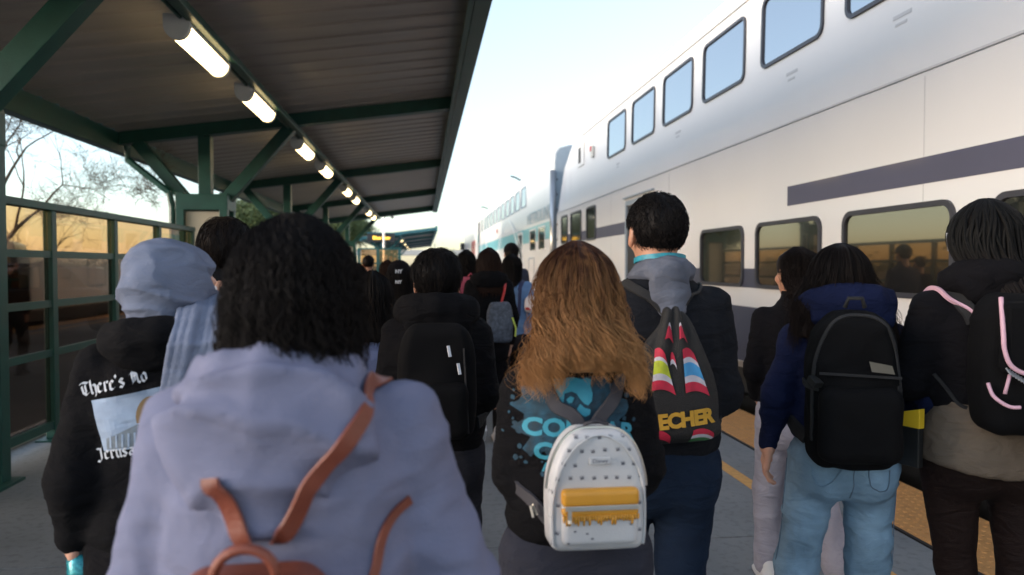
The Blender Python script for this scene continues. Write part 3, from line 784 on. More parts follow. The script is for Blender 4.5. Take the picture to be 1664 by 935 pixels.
def hand_fn(P):     # right hand hanging, palm towards -x, thumb forward (+y); wrist at the origin
    d = rbox(P, (-.003, -.002, -.052), (.013, .038, .046), .012)
    d = smin(d, cone(P, (0, 0, .03), (0, 0, -.02), .025, .027), .02)
    for y, L in ((.029, .072), (.010, .080), (-.009, .075), (-.027, .060)):
        a = (-.003, y, -.092); b = (-.010, y * 1.05, -.092 - L * .42); c = (-.026, y * 1.05, -.092 - L * .74); e = (-.042, y, -.092 - L * .88)
        d = smin(d, cone(P, a, b, .0095, .0085), .008); d = smin(d, cone(P, b, c, .0085, .0078), .004); d = smin(d, cone(P, c, e, .0078, .0065), .004)
    a, b, c, e = (-.006, .022, -.020), (-.016, .046, -.046), (-.024, .053, -.075), (-.030, .050, -.098)
    d = smin(d, cone(P, a, b, .015, .012), .014); d = smin(d, cone(P, b, c, .0115, .010), .005); d = smin(d, cone(P, c, e, .010, .008), .004)
    return d
HAND_V, HAND_Q = iso(hand_fn, (-.07, -.06, -.2), (.04, .08, .04), .0034)
def shoe_fn(P):     # ankle above the origin, toe forward
    up = ell(P, (0, .045, .045), (.040, .125, .040), -.12)
    up = smin(up, cone(P, (0, -.035, .05), (0, -.045, .105), .040, .038), .03)
    so = rbox(P, (0, .035, .014), (.042, .135, .016), .014)
    return smin(smax(up, .012 - P[2], .01), so, .008)
SHOE_V, SHOE_Q = iso(shoe_fn, (-.07, -.13, -.01), (.07, .20, .17), .006)
SHOE_ME = {}

def rot2(v, a): c, s = math.cos(a), math.sin(a); o = v.copy(); o[:, 0] = v[:, 0] * c - v[:, 1] * s; o[:, 1] = v[:, 0] * s + v[:, 1] * c; return o

# ---- cloth and hair materials
def cloth(name, col, rough=.92, var=.12, sheen=0, bump=.35, bscale=420, wr=.55, wscale=(9, 9, 20)):
    m = mat(name, col, rough, var=var, vscale=9, sheen=sheen, bump=bump, bscale=bscale, spec=.12)
    n = m.node_tree.nodes; l = m.node_tree.links; b1 = [x for x in n if x.type == 'BUMP'][0]; tc = [x for x in n if x.type == 'TEX_COORD'][0]
    mp = n.new('ShaderNodeMapping'); mp.inputs['Scale'].default_value = wscale; l.new(tc.outputs['Object'], mp.inputs[0])
    ns = n.new('ShaderNodeTexNoise'); ns.inputs['Scale'].default_value = 1; ns.inputs['Detail'].default_value = 4; ns.inputs['Distortion'].default_value = 1.2
    l.new(mp.outputs[0], ns.inputs['Vector'])
    b2 = n.new('ShaderNodeBump'); b2.inputs['Strength'].default_value = wr; b2.inputs['Distance'].default_value = .03
    l.new(ns.outputs['Fac'], b2.inputs['Height']); l.new(b2.outputs[0], b1.inputs['Normal']); return m
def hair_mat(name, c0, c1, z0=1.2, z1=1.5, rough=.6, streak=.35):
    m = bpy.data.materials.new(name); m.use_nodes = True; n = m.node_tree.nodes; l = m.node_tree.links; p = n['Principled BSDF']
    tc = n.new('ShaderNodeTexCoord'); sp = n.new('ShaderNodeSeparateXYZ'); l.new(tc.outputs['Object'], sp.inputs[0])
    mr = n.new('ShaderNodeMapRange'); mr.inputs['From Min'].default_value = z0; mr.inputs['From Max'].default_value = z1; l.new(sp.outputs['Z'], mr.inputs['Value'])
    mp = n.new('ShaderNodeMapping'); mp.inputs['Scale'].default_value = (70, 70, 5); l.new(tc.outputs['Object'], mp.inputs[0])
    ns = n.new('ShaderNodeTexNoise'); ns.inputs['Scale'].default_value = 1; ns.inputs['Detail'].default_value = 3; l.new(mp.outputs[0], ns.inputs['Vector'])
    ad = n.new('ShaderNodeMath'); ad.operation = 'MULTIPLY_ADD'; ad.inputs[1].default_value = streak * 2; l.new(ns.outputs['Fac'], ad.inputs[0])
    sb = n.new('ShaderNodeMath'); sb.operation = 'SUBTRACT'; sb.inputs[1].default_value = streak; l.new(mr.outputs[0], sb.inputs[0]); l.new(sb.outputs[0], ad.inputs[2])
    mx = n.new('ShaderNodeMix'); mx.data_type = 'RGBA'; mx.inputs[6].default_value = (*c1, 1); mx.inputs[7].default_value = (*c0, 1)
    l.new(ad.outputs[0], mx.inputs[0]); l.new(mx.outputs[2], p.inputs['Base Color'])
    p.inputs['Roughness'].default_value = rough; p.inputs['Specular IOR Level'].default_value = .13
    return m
SK = [mat('skin_light', (.50, .27, .19), .5, var=.06, vscale=30), mat('skin_tan', (.38, .19, .12), .5, var=.06, vscale=30), mat('skin_dark', (.09, .045, .03), .5, var=.08, vscale=30)]
for s_ in SK: s_.node_tree.nodes['Principled BSDF'].inputs['Subsurface Weight'].default_value = .06
EYE = mat('eye_white', (.7, .68, .66), .15, var=0); IRIS = mat('iris', (.02, .012, .008), .1, var=0)
_e = MB()
for i in range(1): pass
def ball(r, n=10, c=(0, 0, 0)):
    v, q = iso(lambda P: ell(P, c, (r, r, r)), tuple(x - r * 1.3 for x in c), tuple(x + r * 1.3 for x in c), r / 3.2); return v, q
EYE_V, EYE_Q = ball(.012)
EYE_ME = []

class Person:
    def __init__(s, label, x, y, H, rz=0, skin=1, near=True, group=None, head_yaw=0, head_tilt=0, headx=0, heady=0):
        s.r = thing('person', label, 'person', (x, y, 0), R(rz), group)
        s.H = H; s.s = H / 1.65; s.skin = SK[skin]; s.near = near; s.parts = {}
        s.hx, s.hy = headx, heady; s.hz = H - .125; s.hyaw = R(head_yaw); s.htilt = R(head_tilt)
        s.skinparts = []; s.k = 1 if near else 1.9
        s.add_head()
    def X(s, v):    # head-space -> person-space
        v = np.array(v, float); c, q = math.cos(s.htilt), math.sin(s.htilt)
        o = v.copy(); o[:, 1] = v[:, 1] * c - v[:, 2] * q; o[:, 2] = v[:, 1] * q + v[:, 2] * c
        o = rot2(o, s.hyaw); return o + np.array([s.hx, s.hy, s.hz])
    def add_head(s):
        if s.near or True: s.skinparts.append((s.X(HEAD_V), HEAD_Q))
        if s.near:
            for sx in (-1, 1):
                v = s.X(EYE_V + np.array([sx * .031, .078, .010])); o = mesh_obj('eye', v, EYE_Q, EYE, s.r, True)
    def arm(s, sh, el, wr, skin_from=None, curl=0, side=1, hand=True):
        """skin of a forearm and hand, the hand hanging along the forearm"""
        el, wr = Vector(el), Vector(wr); d = (wr - el).normalized()
        lo = [min(el[i], wr[i]) - .06 for i in range(3)]; hi = [max(el[i], wr[i]) + .06 for i in range(3)]
        v, q = iso(lambda P: cone(P, el, wr, .036, .025), lo, hi, .01 * s.k); s.skinparts.append((v, q))
        if hand:
            v = HAND_V.copy(); q = HAND_Q
            if side < 0: v[:, 0] *= -1; q = q[:, ::-1]
            z = -d; y = Vector((0, 1, 0)) - z * z.y
            if y.length < .2: y = Vector((0, 0, 1)) - z * z.z
            y.normalize(); x = y.cross(z)
            Mx = np.array([x, y, z]).T
            s.skinparts.append(((Mx @ v.T).T + np.array(wr), q))
    def bare_leg(s, hip, kn, an, r=(.075, .05, .036)):
        f = lambda P: smin(smin(cone(P, hip, kn, r[0], r[1]), cone(P, kn, an, r[1], r[2]), .02), ell(P, ((kn[0] * .7 + an[0] * .3), (kn[1] * .7 + an[1] * .3) - .012, kn[2] * .7 + an[2] * .3), (.048, .05, .11)), .03)
        lo = [min(hip[i], kn[i], an[i]) - .09 for i in range(3)]; hi = [max(hip[i], kn[i], an[i]) + .09 for i in range(3)]
        s.skinparts.append(iso(f, lo, hi, .012 * s.k))
    def finish(s):
        # a plain trunk under the clothes joins neck, arms and legs into the body
        sc_ = s.s
        K = [(.84, .11, .08), (.95, .14, .09), (1.05, .12, .08), (1.2, .13, .085), (1.30, .14, .08), (1.36, .09, .06), (1.40, .058, .052), (1.46, .05, .05)]
        K = [(z * sc_, w, d, s.hy * max(0, (z - .9) / .6) * .8, s.hx * max(0, (z - .9) / .6)) for z, w, d in K]
        s.skinparts.append(iso(lambda P: prof_sdf(P, K), (-.25, -.2, .8 * sc_), (.25, .2, 1.5 * sc_), .016))
        v, q = join(s.skinparts); o = mesh_obj('body', v, q, s.skin, s.r, True)
    def garment(s, name, m, fn, lo, hi, res, amp=.006, freq=(5, 5, 12), seed=0, rl=1, parent=None, label=None):
        v, q = iso(fn, lo, hi, res * s.k)
        v = relax(v, q, rl, .5)
        if amp:
            v = folds(v, q, amp, freq, seed)
            if s.near: v = folds(v, q, amp * .5, tuple(f_ * 2.1 for f_ in freq), seed + 50, 1.0); v = folds(v, q, amp * .3, tuple(f_ * 4.5 for f_ in freq), seed + 70, 1.0)
        o = mesh_obj(name, v, q, m, parent or s.r, True)
        if label: o['label'] = label
        s.parts[name] = (v, q, o); return o
    def tree(s, name='hoodie'):
        v, q, o = s.parts[name]; return bvh(v, q)
    def top(s, name, m, K, arms, amp=.007, seed=0, res=.0095, extra=None, p=2.4, cuff=.012, freq=(5, 5, 12), smo=.028):
        """torso profile + two sleeves; arms = [(shoulder, elbow, wrist, r0, r1, r2)]"""
        def fn(P):
            d = prof_sdf(P, K, p)
            for a, b, c, r0, r1, r2 in arms:
                e = smin(cone(P, a, b, r0, r1), cone(P, b, c, r1, r2), .03)
                d = smin(d, e, smo)
            if extra is not None: d = extra(P, d)
            return d
        pts = [q for a in arms for q in a[:3]] + [(-max(k[1] for k in K), 0, K[0][0]), (max(k[1] for k in K), 0, K[-1][0])]
        lo = [min(q[i] for q in pts) - .10 for i in range(3)]; hi = [max(q[i] for q in pts) + .10 for i in range(3)]
        lo[1] = min(lo[1], -.24); hi[1] = max(hi[1], .22)
        lo[2] = min(lo[2], min(k[0] for k in K) - .02); hi[2] = max(hi[2], max(k[0] for k in K) + .03)
        return s.garment(name, m, fn, lo, hi, res, amp, freq, seed)
    def legs(s, name, m, waist, L, Rr, r=(.095, .07, .06), top=None, hipw=(.165, .125), amp=.006, seed=3, cy=-.01, zt=None, res=.012):
        """L, Rr = (hip, knee, ankle)"""
        z0 = waist
        def fn(P):
            d = ell(P, (0, cy, z0 - .10), (hipw[0], hipw[1], .15))
            d = smin(d, ell(P, (.075, cy - .045, z0 - .14), (.085, .085, .10)), .04); d = smin(d, ell(P, (-.075, cy - .045, z0 - .14), (.085, .085, .10)), .04)
            e = None
            for h, k, a in (L, Rr):
                g = smin(cone(P, h, k, r[0], r[1]), cone(P, k, a, r[1], r[2]), .025)
                e = g if e is None else np.minimum(e, g)
            return smin(d, e, .035)
        pts = list(L) + list(Rr)
        lo = [min(q[i] for q in pts) - .12 for i in range(3)]; hi = [max(q[i] for q in pts) + .12 for i in range(3)]
        lo[0] = min(lo[0], -hipw[0] - .03); hi[0] = max(hi[0], hipw[0] + .03); lo[1] = min(lo[1], -.2); hi[1] = max(hi[1], .18); hi[2] = z0 + .07
        return s.garment(name, m, fn, lo, hi, res, amp, (7, 7, 13), seed)
    def shoe(s, pos, m, pitch=0, yaw=0):
        o = mesh_obj('shoe', SHOE_V, SHOE_Q, m, s.r, True)
        o.location = pos; o.rotation_euler = (pitch, 0, yaw); return o
    def hood(s, m, zc_, w, h, yb, dep=.05, neck=.085, seed=5, amp=.006, res=.0085, rings=70, ringamp=.004, cx=0, name='hood', tube=.045, fy=.05, point=0):
        """lowered hood: a roll round the neck and a pouch hanging down the back"""
        def fn(P):
            d = ell(P, (cx, yb, zc_ - h * .42), (w, dep, h * .62), .18)
            if point: d = smin(d, ell(P, (cx, yb - .01, zc_ - h * .95), (w * .35, dep * .7, h * .3)), .06)
            A = [(cx + (neck + .03) * math.sin(a), fy + (-(neck + .035) - fy + .0) * (.5 + .5 * math.cos(a)), zc_ + .012 * math.cos(a) - .03 * (1 - math.cos(a)) * .5) for a in np.linspace(-2.3, 2.3, 9)]
            for a, b in zip(A[:-1], A[1:]): d = smin(d, cone(P, a, b, tube, tube), .03)
            return d
        lo = (cx - max(w, neck) - .1, yb - dep - .09, zc_ - h * 1.45 - .03); hi = (cx + max(w, neck) + .1, fy + .13, zc_ + .10)
        v, q = iso(fn, lo, hi, res * s.k); v = relax(v, q, 1)
        n = vnormals(v, q); c = np.array([cx, 0.02, zc_ + .10]); dist = np.linalg.norm((v - c) * np.array([.75, 1, 1]), axis=1)
        wob = vnoise(v * 9, seed) * .06; v = v + n * (ringamp * (1 - 2 * np.abs(np.sin((dist + wob) * rings * .5)) ** .7))[:, None]
        v = folds(v, q, amp, (9, 9, 9), seed)
        o = mesh_obj(name, v, q, m, s.r, True); s.parts[name] = (v, q, o); return o
    # ---- hair
    def strands(s, K, m, n, phi=(-2.0, 2.0), z_end=(1.2, 1.3), wave=.012, lam=.12, rad=.0016, seg=22, seed=1, name='strand', parent=None, zpow=1.7, spread=1.0, rho=(.93, 1.04), curl=0, clumps=40, zstart=0, vjit=0, n3=3, coh=.35, mid=0):
        rg = np.random.RandomState(seed); f = knots_fn(K); zt = max(k[0] for k in K)
        cl = rg.randint(0, clumps, n); cph = rg.rand(clumps) * 6.28; cphi = np.linspace(phi[0], phi[1], clumps) + rg.randn(clumps) * .05
        dph = rg.randn(n) * .07 * spread; ph = cphi[cl] + dph; z1 = mid * np.exp(-(ph / .55) ** 2) + rg.uniform(z_end[0], z_end[1], clumps)[cl] + rg.randn(n) * .012
        t = np.linspace(zstart, 1, seg)[None, :]; z = zt - .002 - (zt - z1)[:, None] * t ** zpow
        w, d, cy, cx = f(z); rh = rg.uniform(rho[0], rho[1], n)[:, None]; ex = np.clip(min(k[0] for k in K) - z, 0, 1); w = w + ex * .12
        down = np.clip((zt - z - .06) / .2, 0, 1)
        wl = lam * (1 + .3 * rg.randn(n)[:, None] * .5)
        a = z * 2 * math.pi / wl + cph[cl][:, None] + rg.randn(n)[:, None] * coh
        amp = wave * down * (1 + .4 * rg.randn(n)[:, None])
        ph2_ = ph[:, None] - dph[:, None] * .7 * t ** 2
        px = cx + w * rh * np.sin(ph2_) + amp * np.sin(a)
        py = cy - d * rh * np.cos(ph2_) + amp * .6 * np.cos(a * .9) - .004 * rg.rand(n)[:, None]
        if curl:
            b = a * 3.3; px += curl * np.sin(b); py += curl * np.cos(b); z = z + curl * .7 * np.sin(b * 1.3)
        P = np.stack([px, py, z], 2)
        if vjit: P += (rg.randn(n, 1, 3) * vjit)
        T = np.gradient(P, axis=1); T /= np.linalg.norm(T, axis=2)[..., None] + 1e-9
        U = np.cross(T, np.array([.2, .95, .1])); U /= np.linalg.norm(U, axis=2)[..., None] + 1e-9; V = np.cross(T, U)
        taper = np.minimum(1, (1 - np.linspace(0, 1, seg)) * 4 + .15)[None, :, None] * rad * (1 + .35 * rg.randn(n))[:, None, None].clip(.4, 2)
        R_ = [P + (U * math.cos(q) + V * math.sin(q)) * taper for q in [2 * math.pi * i / n3 for i in range(n3)]]
        v = np.stack(R_, 2).reshape(-1, 3)
        ids = np.arange(n * seg * n3).reshape(n, seg, n3); qs = []
        for k in range(n3):
            kk = (k + 1) % n3
            qs.append(np.stack([ids[:, :-1, k], ids[:, :-1, kk], ids[:, 1:, kk], ids[:, 1:, k]], -1).reshape(-1, 4))
        return v, np.concatenate(qs)
    def hair(s, K, m, n=600, cut=True, amp=.004, res=.008, hull=.96, seed=2, name='hair', rotate=True, loose=0, **kw):
        """K is in head space (z 0 = ear level)"""
        Kh = [(k[0], k[1] * hull, k[2] * hull) + tuple(k[3:]) for k in K]
        zt = max(k[0] for k in K); zb = min(k[0] for k in K)
        def fn(P):
            d = prof_sdf(P, Kh, 2.1, cap=True)
            if cut: d = smax(d, -ell(P, (0, .13, -.03), (.085, .10, .11)), .02)
            if cut and zb < -.12: d = smax(d, (P[1] - .035) * 1.0 - np.maximum(0, P[2] + .0) * 3, .03)
            return d
        wm = max(k[1] for k in K) + .03; dm = max(k[2] + abs(k[3] if len(k) > 3 else 0) for k in K) + .03
        v, q = iso(fn, (-wm - .03, -dm, zb - .02), (wm + .03, dm, zt + .02), res * s.k); v = relax(v, q, 1)
        if amp: v = folds(v, q, amp, (45, 45, 5), seed)
        parts = [(v, q)]
        if n: parts.append(s.strands(K, m, n, seed=seed, **kw))
        if loose:
            k2 = dict(kw); k2.update(rho=(1.0, 1.16), wave=kw.get('wave', .01) * 1.8, rad=.0008, spread=2.5, clumps=loose // 3)
            parts.append(s.strands(K, m, loose, seed=seed + 9, **k2))
        v, q = join(parts); v = s.X(v)
        o = mesh_obj(name, v, q, m, s.r, True); s.parts[name] = (v, q, o); return o
    def short_hair(s, m, n=900, th=.014, nape=-.055, seed=3, name='hair', res=.007, L=.05, part=False, lift=.0):
        c = np.array([0, -.012, .034]); r = np.array([.076, .094, .086]) + th
        def fn(P):
            d = ell(P, tuple(c), tuple(r))
            if part: d = smax(d, -cone(P, (0, -.03, .14 + th), (0, -.12, .12 + th), .012, .008), .02)
            d = smax(d, (nape - P[2]) - 0 * P[0], .012)
            d = smax(d, -ell(P, (0, .135, -.03), (.075, .085, .10)), .015)
            e = (.028 - P[2]) + 0 * P[0]; e = np.where((np.abs(P[0]) > .05) & (P[1] > -.035), e, -1)
            d = smax(d, np.maximum(e, -.05), .012)
            return d
        v, q = iso(fn, (-.12, -.14, -.12), (.12, .12, .15), res * s.k); v = relax(v, q, 1); v = folds(v, q, .005, (40, 40, 14), seed)
        rg = np.random.RandomState(seed); nn = vnormals(v, q); ok = np.where((v[:, 1] < .07))[0]
        pick = ok[rg.randint(0, len(ok), n)]; P0 = v[pick]; N = nn[pick]; seg = 6
        dn = np.array([0, -.25, -1.0]) + rg.randn(n, 3) * .28; T = dn - N * (dn * N).sum(1)[:, None]; T /= np.linalg.norm(T, axis=1)[:, None] + 1e-6
        t = np.linspace(0, 1, seg)[None, :, None]; ln = (rg.uniform(.5, 1, n) * L)[:, None, None]
        P = P0[:, None] - N[:, None] * .003 + T[:, None] * ln * t + N[:, None] * (.006 * np.sin(t * 3.1) + lift * t) - N[:, None] * ln * ln * t * t * 4.5
        P = P + rg.randn(n, 1, 3) * .001
        Tg = np.gradient(P, axis=1); Tg /= np.linalg.norm(Tg, axis=2)[..., None] + 1e-9; U = np.cross(Tg, N[:, None]); U /= np.linalg.norm(U, axis=2)[..., None] + 1e-9; V = np.cross(Tg, U)
        tp = (1 - .8 * t) * .0013; W = np.stack([P + (U * math.cos(a) + V * math.sin(a)) * tp for a in (0, 2.09, 4.19)], 2).reshape(-1, 3)
        ids = np.arange(n * seg * 3).reshape(n, seg, 3)
        Q = np.concatenate([np.stack([ids[:, :-1, k], ids[:, :-1, (k + 1) % 3], ids[:, 1:, (k + 1) % 3], ids[:, 1:, k]], -1).reshape(-1, 4) for k in range(3)])
        v, q = join([(v, q), (W, Q)]); o = mesh_obj(name, s.X(v), q, m, s.r, True); s.parts[name] = (v, q, o); return o

def spline(pts, n=8):
    pts = [Vector(p) for p in pts]; out = []
    for i in range(len(pts) - 1):
        p0 = pts[max(i - 1, 0)]; p1 = pts[i]; p2 = pts[i + 1]; p3 = pts[min(i + 2, len(pts) - 1)]
        for k in range(n):
            t = k / n; out.append(.5 * ((2 * p1) + (p2 - p0) * t + (2 * p0 - 5 * p1 + 4 * p2 - p3) * t * t + (3 * p1 - p0 - 3 * p2 + p3) * t**3))
    out.append(pts[-1]); return out
def band(name, pts, wd, th, m, parent, tree=None, off=.004, n=8, free=0, smooth_n=4, center=(0, 0, None)):
    """flat strap swept along pts, laid on the surface in tree"""
    P = spline(pts, n); N = []
    for i, p in enumerate(P):
        nn = None
        if tree is not None:
            loc, no, idx, ds = tree.find_nearest(p)
            if loc is not None and ds < .09:
                nn = no
                if not (free and i < free * n): P[i] = loc + no * off
        if nn is None: nn = Vector((p.x, p.y, 0)).normalized() if p.xy.length > 1e-3 else Vector((0, -1, 0))
        N.append(nn.copy())
    for _ in range(smooth_n):
        N = [(N[max(i - 1, 0)] + N[i] * 2 + N[min(i + 1, len(N) - 1)]).normalized() for i in range(len(N))]
        P = [P[0]] + [(P[i - 1] + P[i] * 2 + P[i + 1]) / 4 for i in range(1, len(P) - 1)] + [P[-1]]
    vs = []; fs = []
    for i, p in enumerate(P):
        t = (P[min(i + 1, len(P) - 1)] - P[max(i - 1, 0)]).normalized(); u = t.cross(N[i]).normalized(); nn = u.cross(t).normalized()
        e = th * .3
        for a, b in ((-1, 0), (-.85, 1), (.85, 1), (1, 0), (.85, -.4), (-.85, -.4)): vs.append(p + u * (wd / 2 * a) + nn * (th * b))
    for i in range(len(P) - 1):
        for k in range(6): fs.append((i * 6 + k, i * 6 + (k + 1) % 6, (i + 1) * 6 + (k + 1) % 6, (i + 1) * 6 + k))
    fs += [tuple(range(6))[::-1], tuple((len(P) - 1) * 6 + k for k in range(6))]
    o = mesh_obj(name, [tuple(v) for v in vs], fs, m, parent, True)
    bm = bmesh.new(); bm.from_mesh(o.data); bmesh.ops.recalc_face_normals(bm, faces=bm.faces); bm.to_mesh(o.data); bm.free()
    o.data.set_sharp_from_angle(angle=R(35))
    return o
def decal(name, verts, faces, m, parent, tree, off=.003, maxe=.014, frame=None, bend=None):
    """flat print: 2D shapes in the person's x, z laid on the cloth from behind"""
    bm = bmesh.new(); vv = [bm.verts.new((x, 0, z)) for x, z in verts]
    for f in faces:
        try: bm.faces.new([vv[i] for i in f])
        except ValueError: pass
    bmesh.ops.triangulate(bm, faces=bm.faces)
    for _ in range(5):
        es = [e for e in bm.edges if e.calc_length() > maxe]
        if not es: break
        bmesh.ops.subdivide_edges(bm, edges=es, cuts=1); bmesh.ops.triangulate(bm, faces=bm.faces)
    lasty = -.15
    for v in bm.verts:
        loc, no, i, ds = tree.ray_cast(Vector((v.co.x, -1, v.co.z)), Vector((0, 1, 0)))
        if loc is None:
            loc, no, i, ds = tree.find_nearest(Vector((v.co.x, -.14, v.co.z)))
        if loc is not None: v.co = Vector((loc.x, loc.y, loc.z)) + Vector((0, -off, 0))
    for f in bm.faces:
        f.normal_update()
        if f.normal.y > 0: f.normal_flip()
    me = bpy.data.meshes.new(name); bm.to_mesh(me); bm.free(); me.materials.append(m)
    o = bpy.data.objects.new(name, me); COL.objects.link(o); o.parent = parent; return o
def text2d(body, size, cx, cz_, rot=0, xs=1, shear=0, off=0, arc=0, space=1):
    o = text_obj('tmp', body, size, M['led'], off=off, shear=shear, space=space, xs=xs)
    c, s_ = math.cos(rot), math.sin(rot); V = []
    for v in o.data.vertices:
        x, y = v.co.x, v.co.y + arc * v.co.x ** 2
        V.append((cx + x * c - y * s_, cz_ + x * s_ + y * c))
    Fc = [tuple(p.vertices) for p in o.data.polygons]; me = o.data; bpy.data.objects.remove(o); bpy.data.meshes.remove(me)
    return V, Fc
def poly2d(pts, cx=0, cz_=0, k=1, rot=0):
    c, s_ = math.cos(rot), math.sin(rot)
    return [(cx + k * (x * c - y * s_), cz_ + k * (x * s_ + y * c)) for x, y in pts], [tuple(range(len(pts)))]
def merge2d(items):
    V, Fc = [], []
    for v, f in items: b = len(V); V += v; Fc += [tuple(i + b for i in q) for q in f]
    return V, Fc
def pack(label, parent_p, c, w, h, d, m, cat='backpack', rz=0, top=.5, res=.008, amp=.003, seed=1, name='backpack', pockets=(), sag=.0, group=None):
    """worn backpack: a thing of its own, placed in the wearer's frame"""
    pr = parent_p.r; t = thing(name, label, cat, (0, 0, 0), 0, group)
    Mw = Matrix.Translation(pr.location) @ Matrix.Rotation(pr.rotation_euler.z, 4, 'Z') @ Matrix.Translation(c) @ Matrix.Rotation(R(rz), 4, 'Z')
    t.location = Mw.to_translation(); t.rotation_euler = (0, 0, pr.rotation_euler.z + R(rz))
    def fn(P):
        X, Y, Z = P
        k = np.clip(Z / (h / 2), -1, 1); ww = w / 2 * (1 - top * np.clip(k, 0, 1) ** 3 * .6 - .08 * np.clip(-k, 0, 1) ** 3)
        dd = rbox((X * (w / 2) / ww, Y, Z), (0, 0, 0), (w / 2, d / 2, h / 2), min(w, h, d) * .32)
        dd = smin(dd, ell(P, (0, -d * .2, -h * .16), (w * .43, d * .5, h * .32)), .03)
        return dd
    v, q = iso(fn, (-w / 2 - .04, -d - .03, -h / 2 - .03), (w / 2 + .04, d / 2 + .04, h / 2 + .03), res * parent_p.k); v = relax(v, q, 1)
    if amp: v = folds(v, q, amp, (9, 9, 12), seed)
    mesh_obj('main_compartment', v, q, m, t, True)
    t['_'] = 0; del t['_']
    return t, bvh(v, q)
def local_of(p, t):
    """matrix from the wearer's frame to the bag's frame"""
    A = Matrix.Translation(p.r.location) @ Matrix.Rotation(p.r.rotation_euler.z, 4, 'Z')
    B = Matrix.Translation(t.location) @ Matrix.Rotation(t.rotation_euler.z, 4, 'Z'); return B.inverted() @ A
def strap(p, t, pts, wd, th, m, garment='hoodie', name='shoulder_strap', off=.004, n=8, tree=None):
    """strap laid on the wearer's clothes, child of the bag"""
    o = band(name, pts, wd, th, m, t, tree or p.tree(garment), off, n); o.data.transform(local_of(p, t)); return o
# ================================================================== PEOPLE
BLACK = (.0035, .0035, .0045)
C_black = cloth('black_fleece', BLACK); C_black2 = cloth('black_jersey', (.0045, .0042, .0055)); C_navy = cloth('navy_fleece', (.007, .011, .038))
C_lav = cloth('lavender_fleece', (.155, .165, .245), var=.08, wr=.30, wscale=(6, 6, 11)); C_jean = cloth('light_denim', (.17, .27, .37), var=.25, wr=.4, bscale=700); C_djean = cloth('dark_denim', (.008, .016, .034), var=.2)
C_dgrey = cloth('dark_grey_cloth', (.02, .02, .025)); C_ink = cloth('ink_blue_jacket', (.008, .009, .012)); C_grey = cloth('heather_grey', (.10, .11, .14), var=.3)
C_taupe = cloth('taupe_cotton', (.13, .10, .075)); C_legging = cloth('dark_brown_leggings', (.013, .007, .006), rough=.7); C_white = cloth('pale_lilac_cotton', (.38, .37, .44))
C_scarf = cloth('blue_grey_scarf', (.150, .175, .245), var=.2, wr=.4); C_ltblue = cloth('light_blue_cotton', (.14, .24, .42)); C_den = cloth('grey_denim', (.045, .05, .07)); C_pink = cloth('pink_cloth', (.38, .08, .12))
C_sock = cloth('black_sock', (.01, .01, .01)); C_lblue = cloth('pale_blue_cloth', (.17, .21, .36))
S_white = mat('shoe_white', (.72, .72, .74), .5, var=.05); S_black = mat('shoe_black', (.012, .012, .012), .5, var=.1)
B_nylon = mat('black_nylon', (.003, .003, .0035), .85, spec=.12, var=.15, vscale=14, bump=.3, bscale=500); B_web = mat('black_webbing', (.009, .009, .010), .8, var=.1, bump=.4, bscale=700)
B_strap = mat('charcoal_strap', (.026, .025, .032), .7, var=.1)
TEAL = mat('teal_lanyard', (.012, .20, .27), .5, var=.25, vscale=60); PRINTW = mat('print_white', (.48, .50, .54), .8, var=.05)
CYAN = mat('print_cyan', (.025, .22, .31), .75, var=.1, vscale=40); CYAN2 = mat('print_dark_teal', (.006, .035, .06), .85, var=.5, vscale=45)
LEATHER = mat('brown_leather', (.17, .040, .020), .5, var=.2, vscale=12, bump=.2, bscale=200)
H_black = hair_mat('hair_black', (.004, .003, .003), (.008, .006, .005)); H_dark = hair_mat('hair_dark_brown', (.006, .004, .0035), (.020, .011, .008), 1.2, 1.55)
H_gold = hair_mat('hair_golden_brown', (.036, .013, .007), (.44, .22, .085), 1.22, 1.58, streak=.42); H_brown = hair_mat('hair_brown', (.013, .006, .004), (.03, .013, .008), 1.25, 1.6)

def lanyard(p, garment, z, w=.095, d=.085, wd=.018, cx=0, cy=0, name='lanyard', label=None):
    pts = [(cx + w * math.sin(a), cy - d * math.cos(a), z + .012 * math.cos(a)) for a in np.linspace(-1.9, 1.9, 12)]
    return band(name, pts, wd, .003, TEAL, p.r, None, n=4)
def std_arms(s, sh=.165, el=.215, wr=.20, r=(.060, .052, .042), zs=1.345, ze=1.08, zw=.86, yw=.10, ye=-.02):
    k = s
    return [((sx * (sh), 0, zs * k), (sx * el, ye, ze * k), (sx * wr, yw, zw * k), *r) for sx in (-1, 1)]
def K_std(s, w=1.0, d=1.0, hem=.84):
    rows = [(hem, .172, .128), (.92, .180, .135), (1.02, .172, .128), (1.12, .165, .122), (1.22, .170, .122), (1.30, .165, .112), (1.36, .140, .092), (1.40, .095, .072), (1.435, .068, .062), (1.47, .062, .058)]
    return [(z * s, a * w, b * d, -.005) for z, a, b in rows]

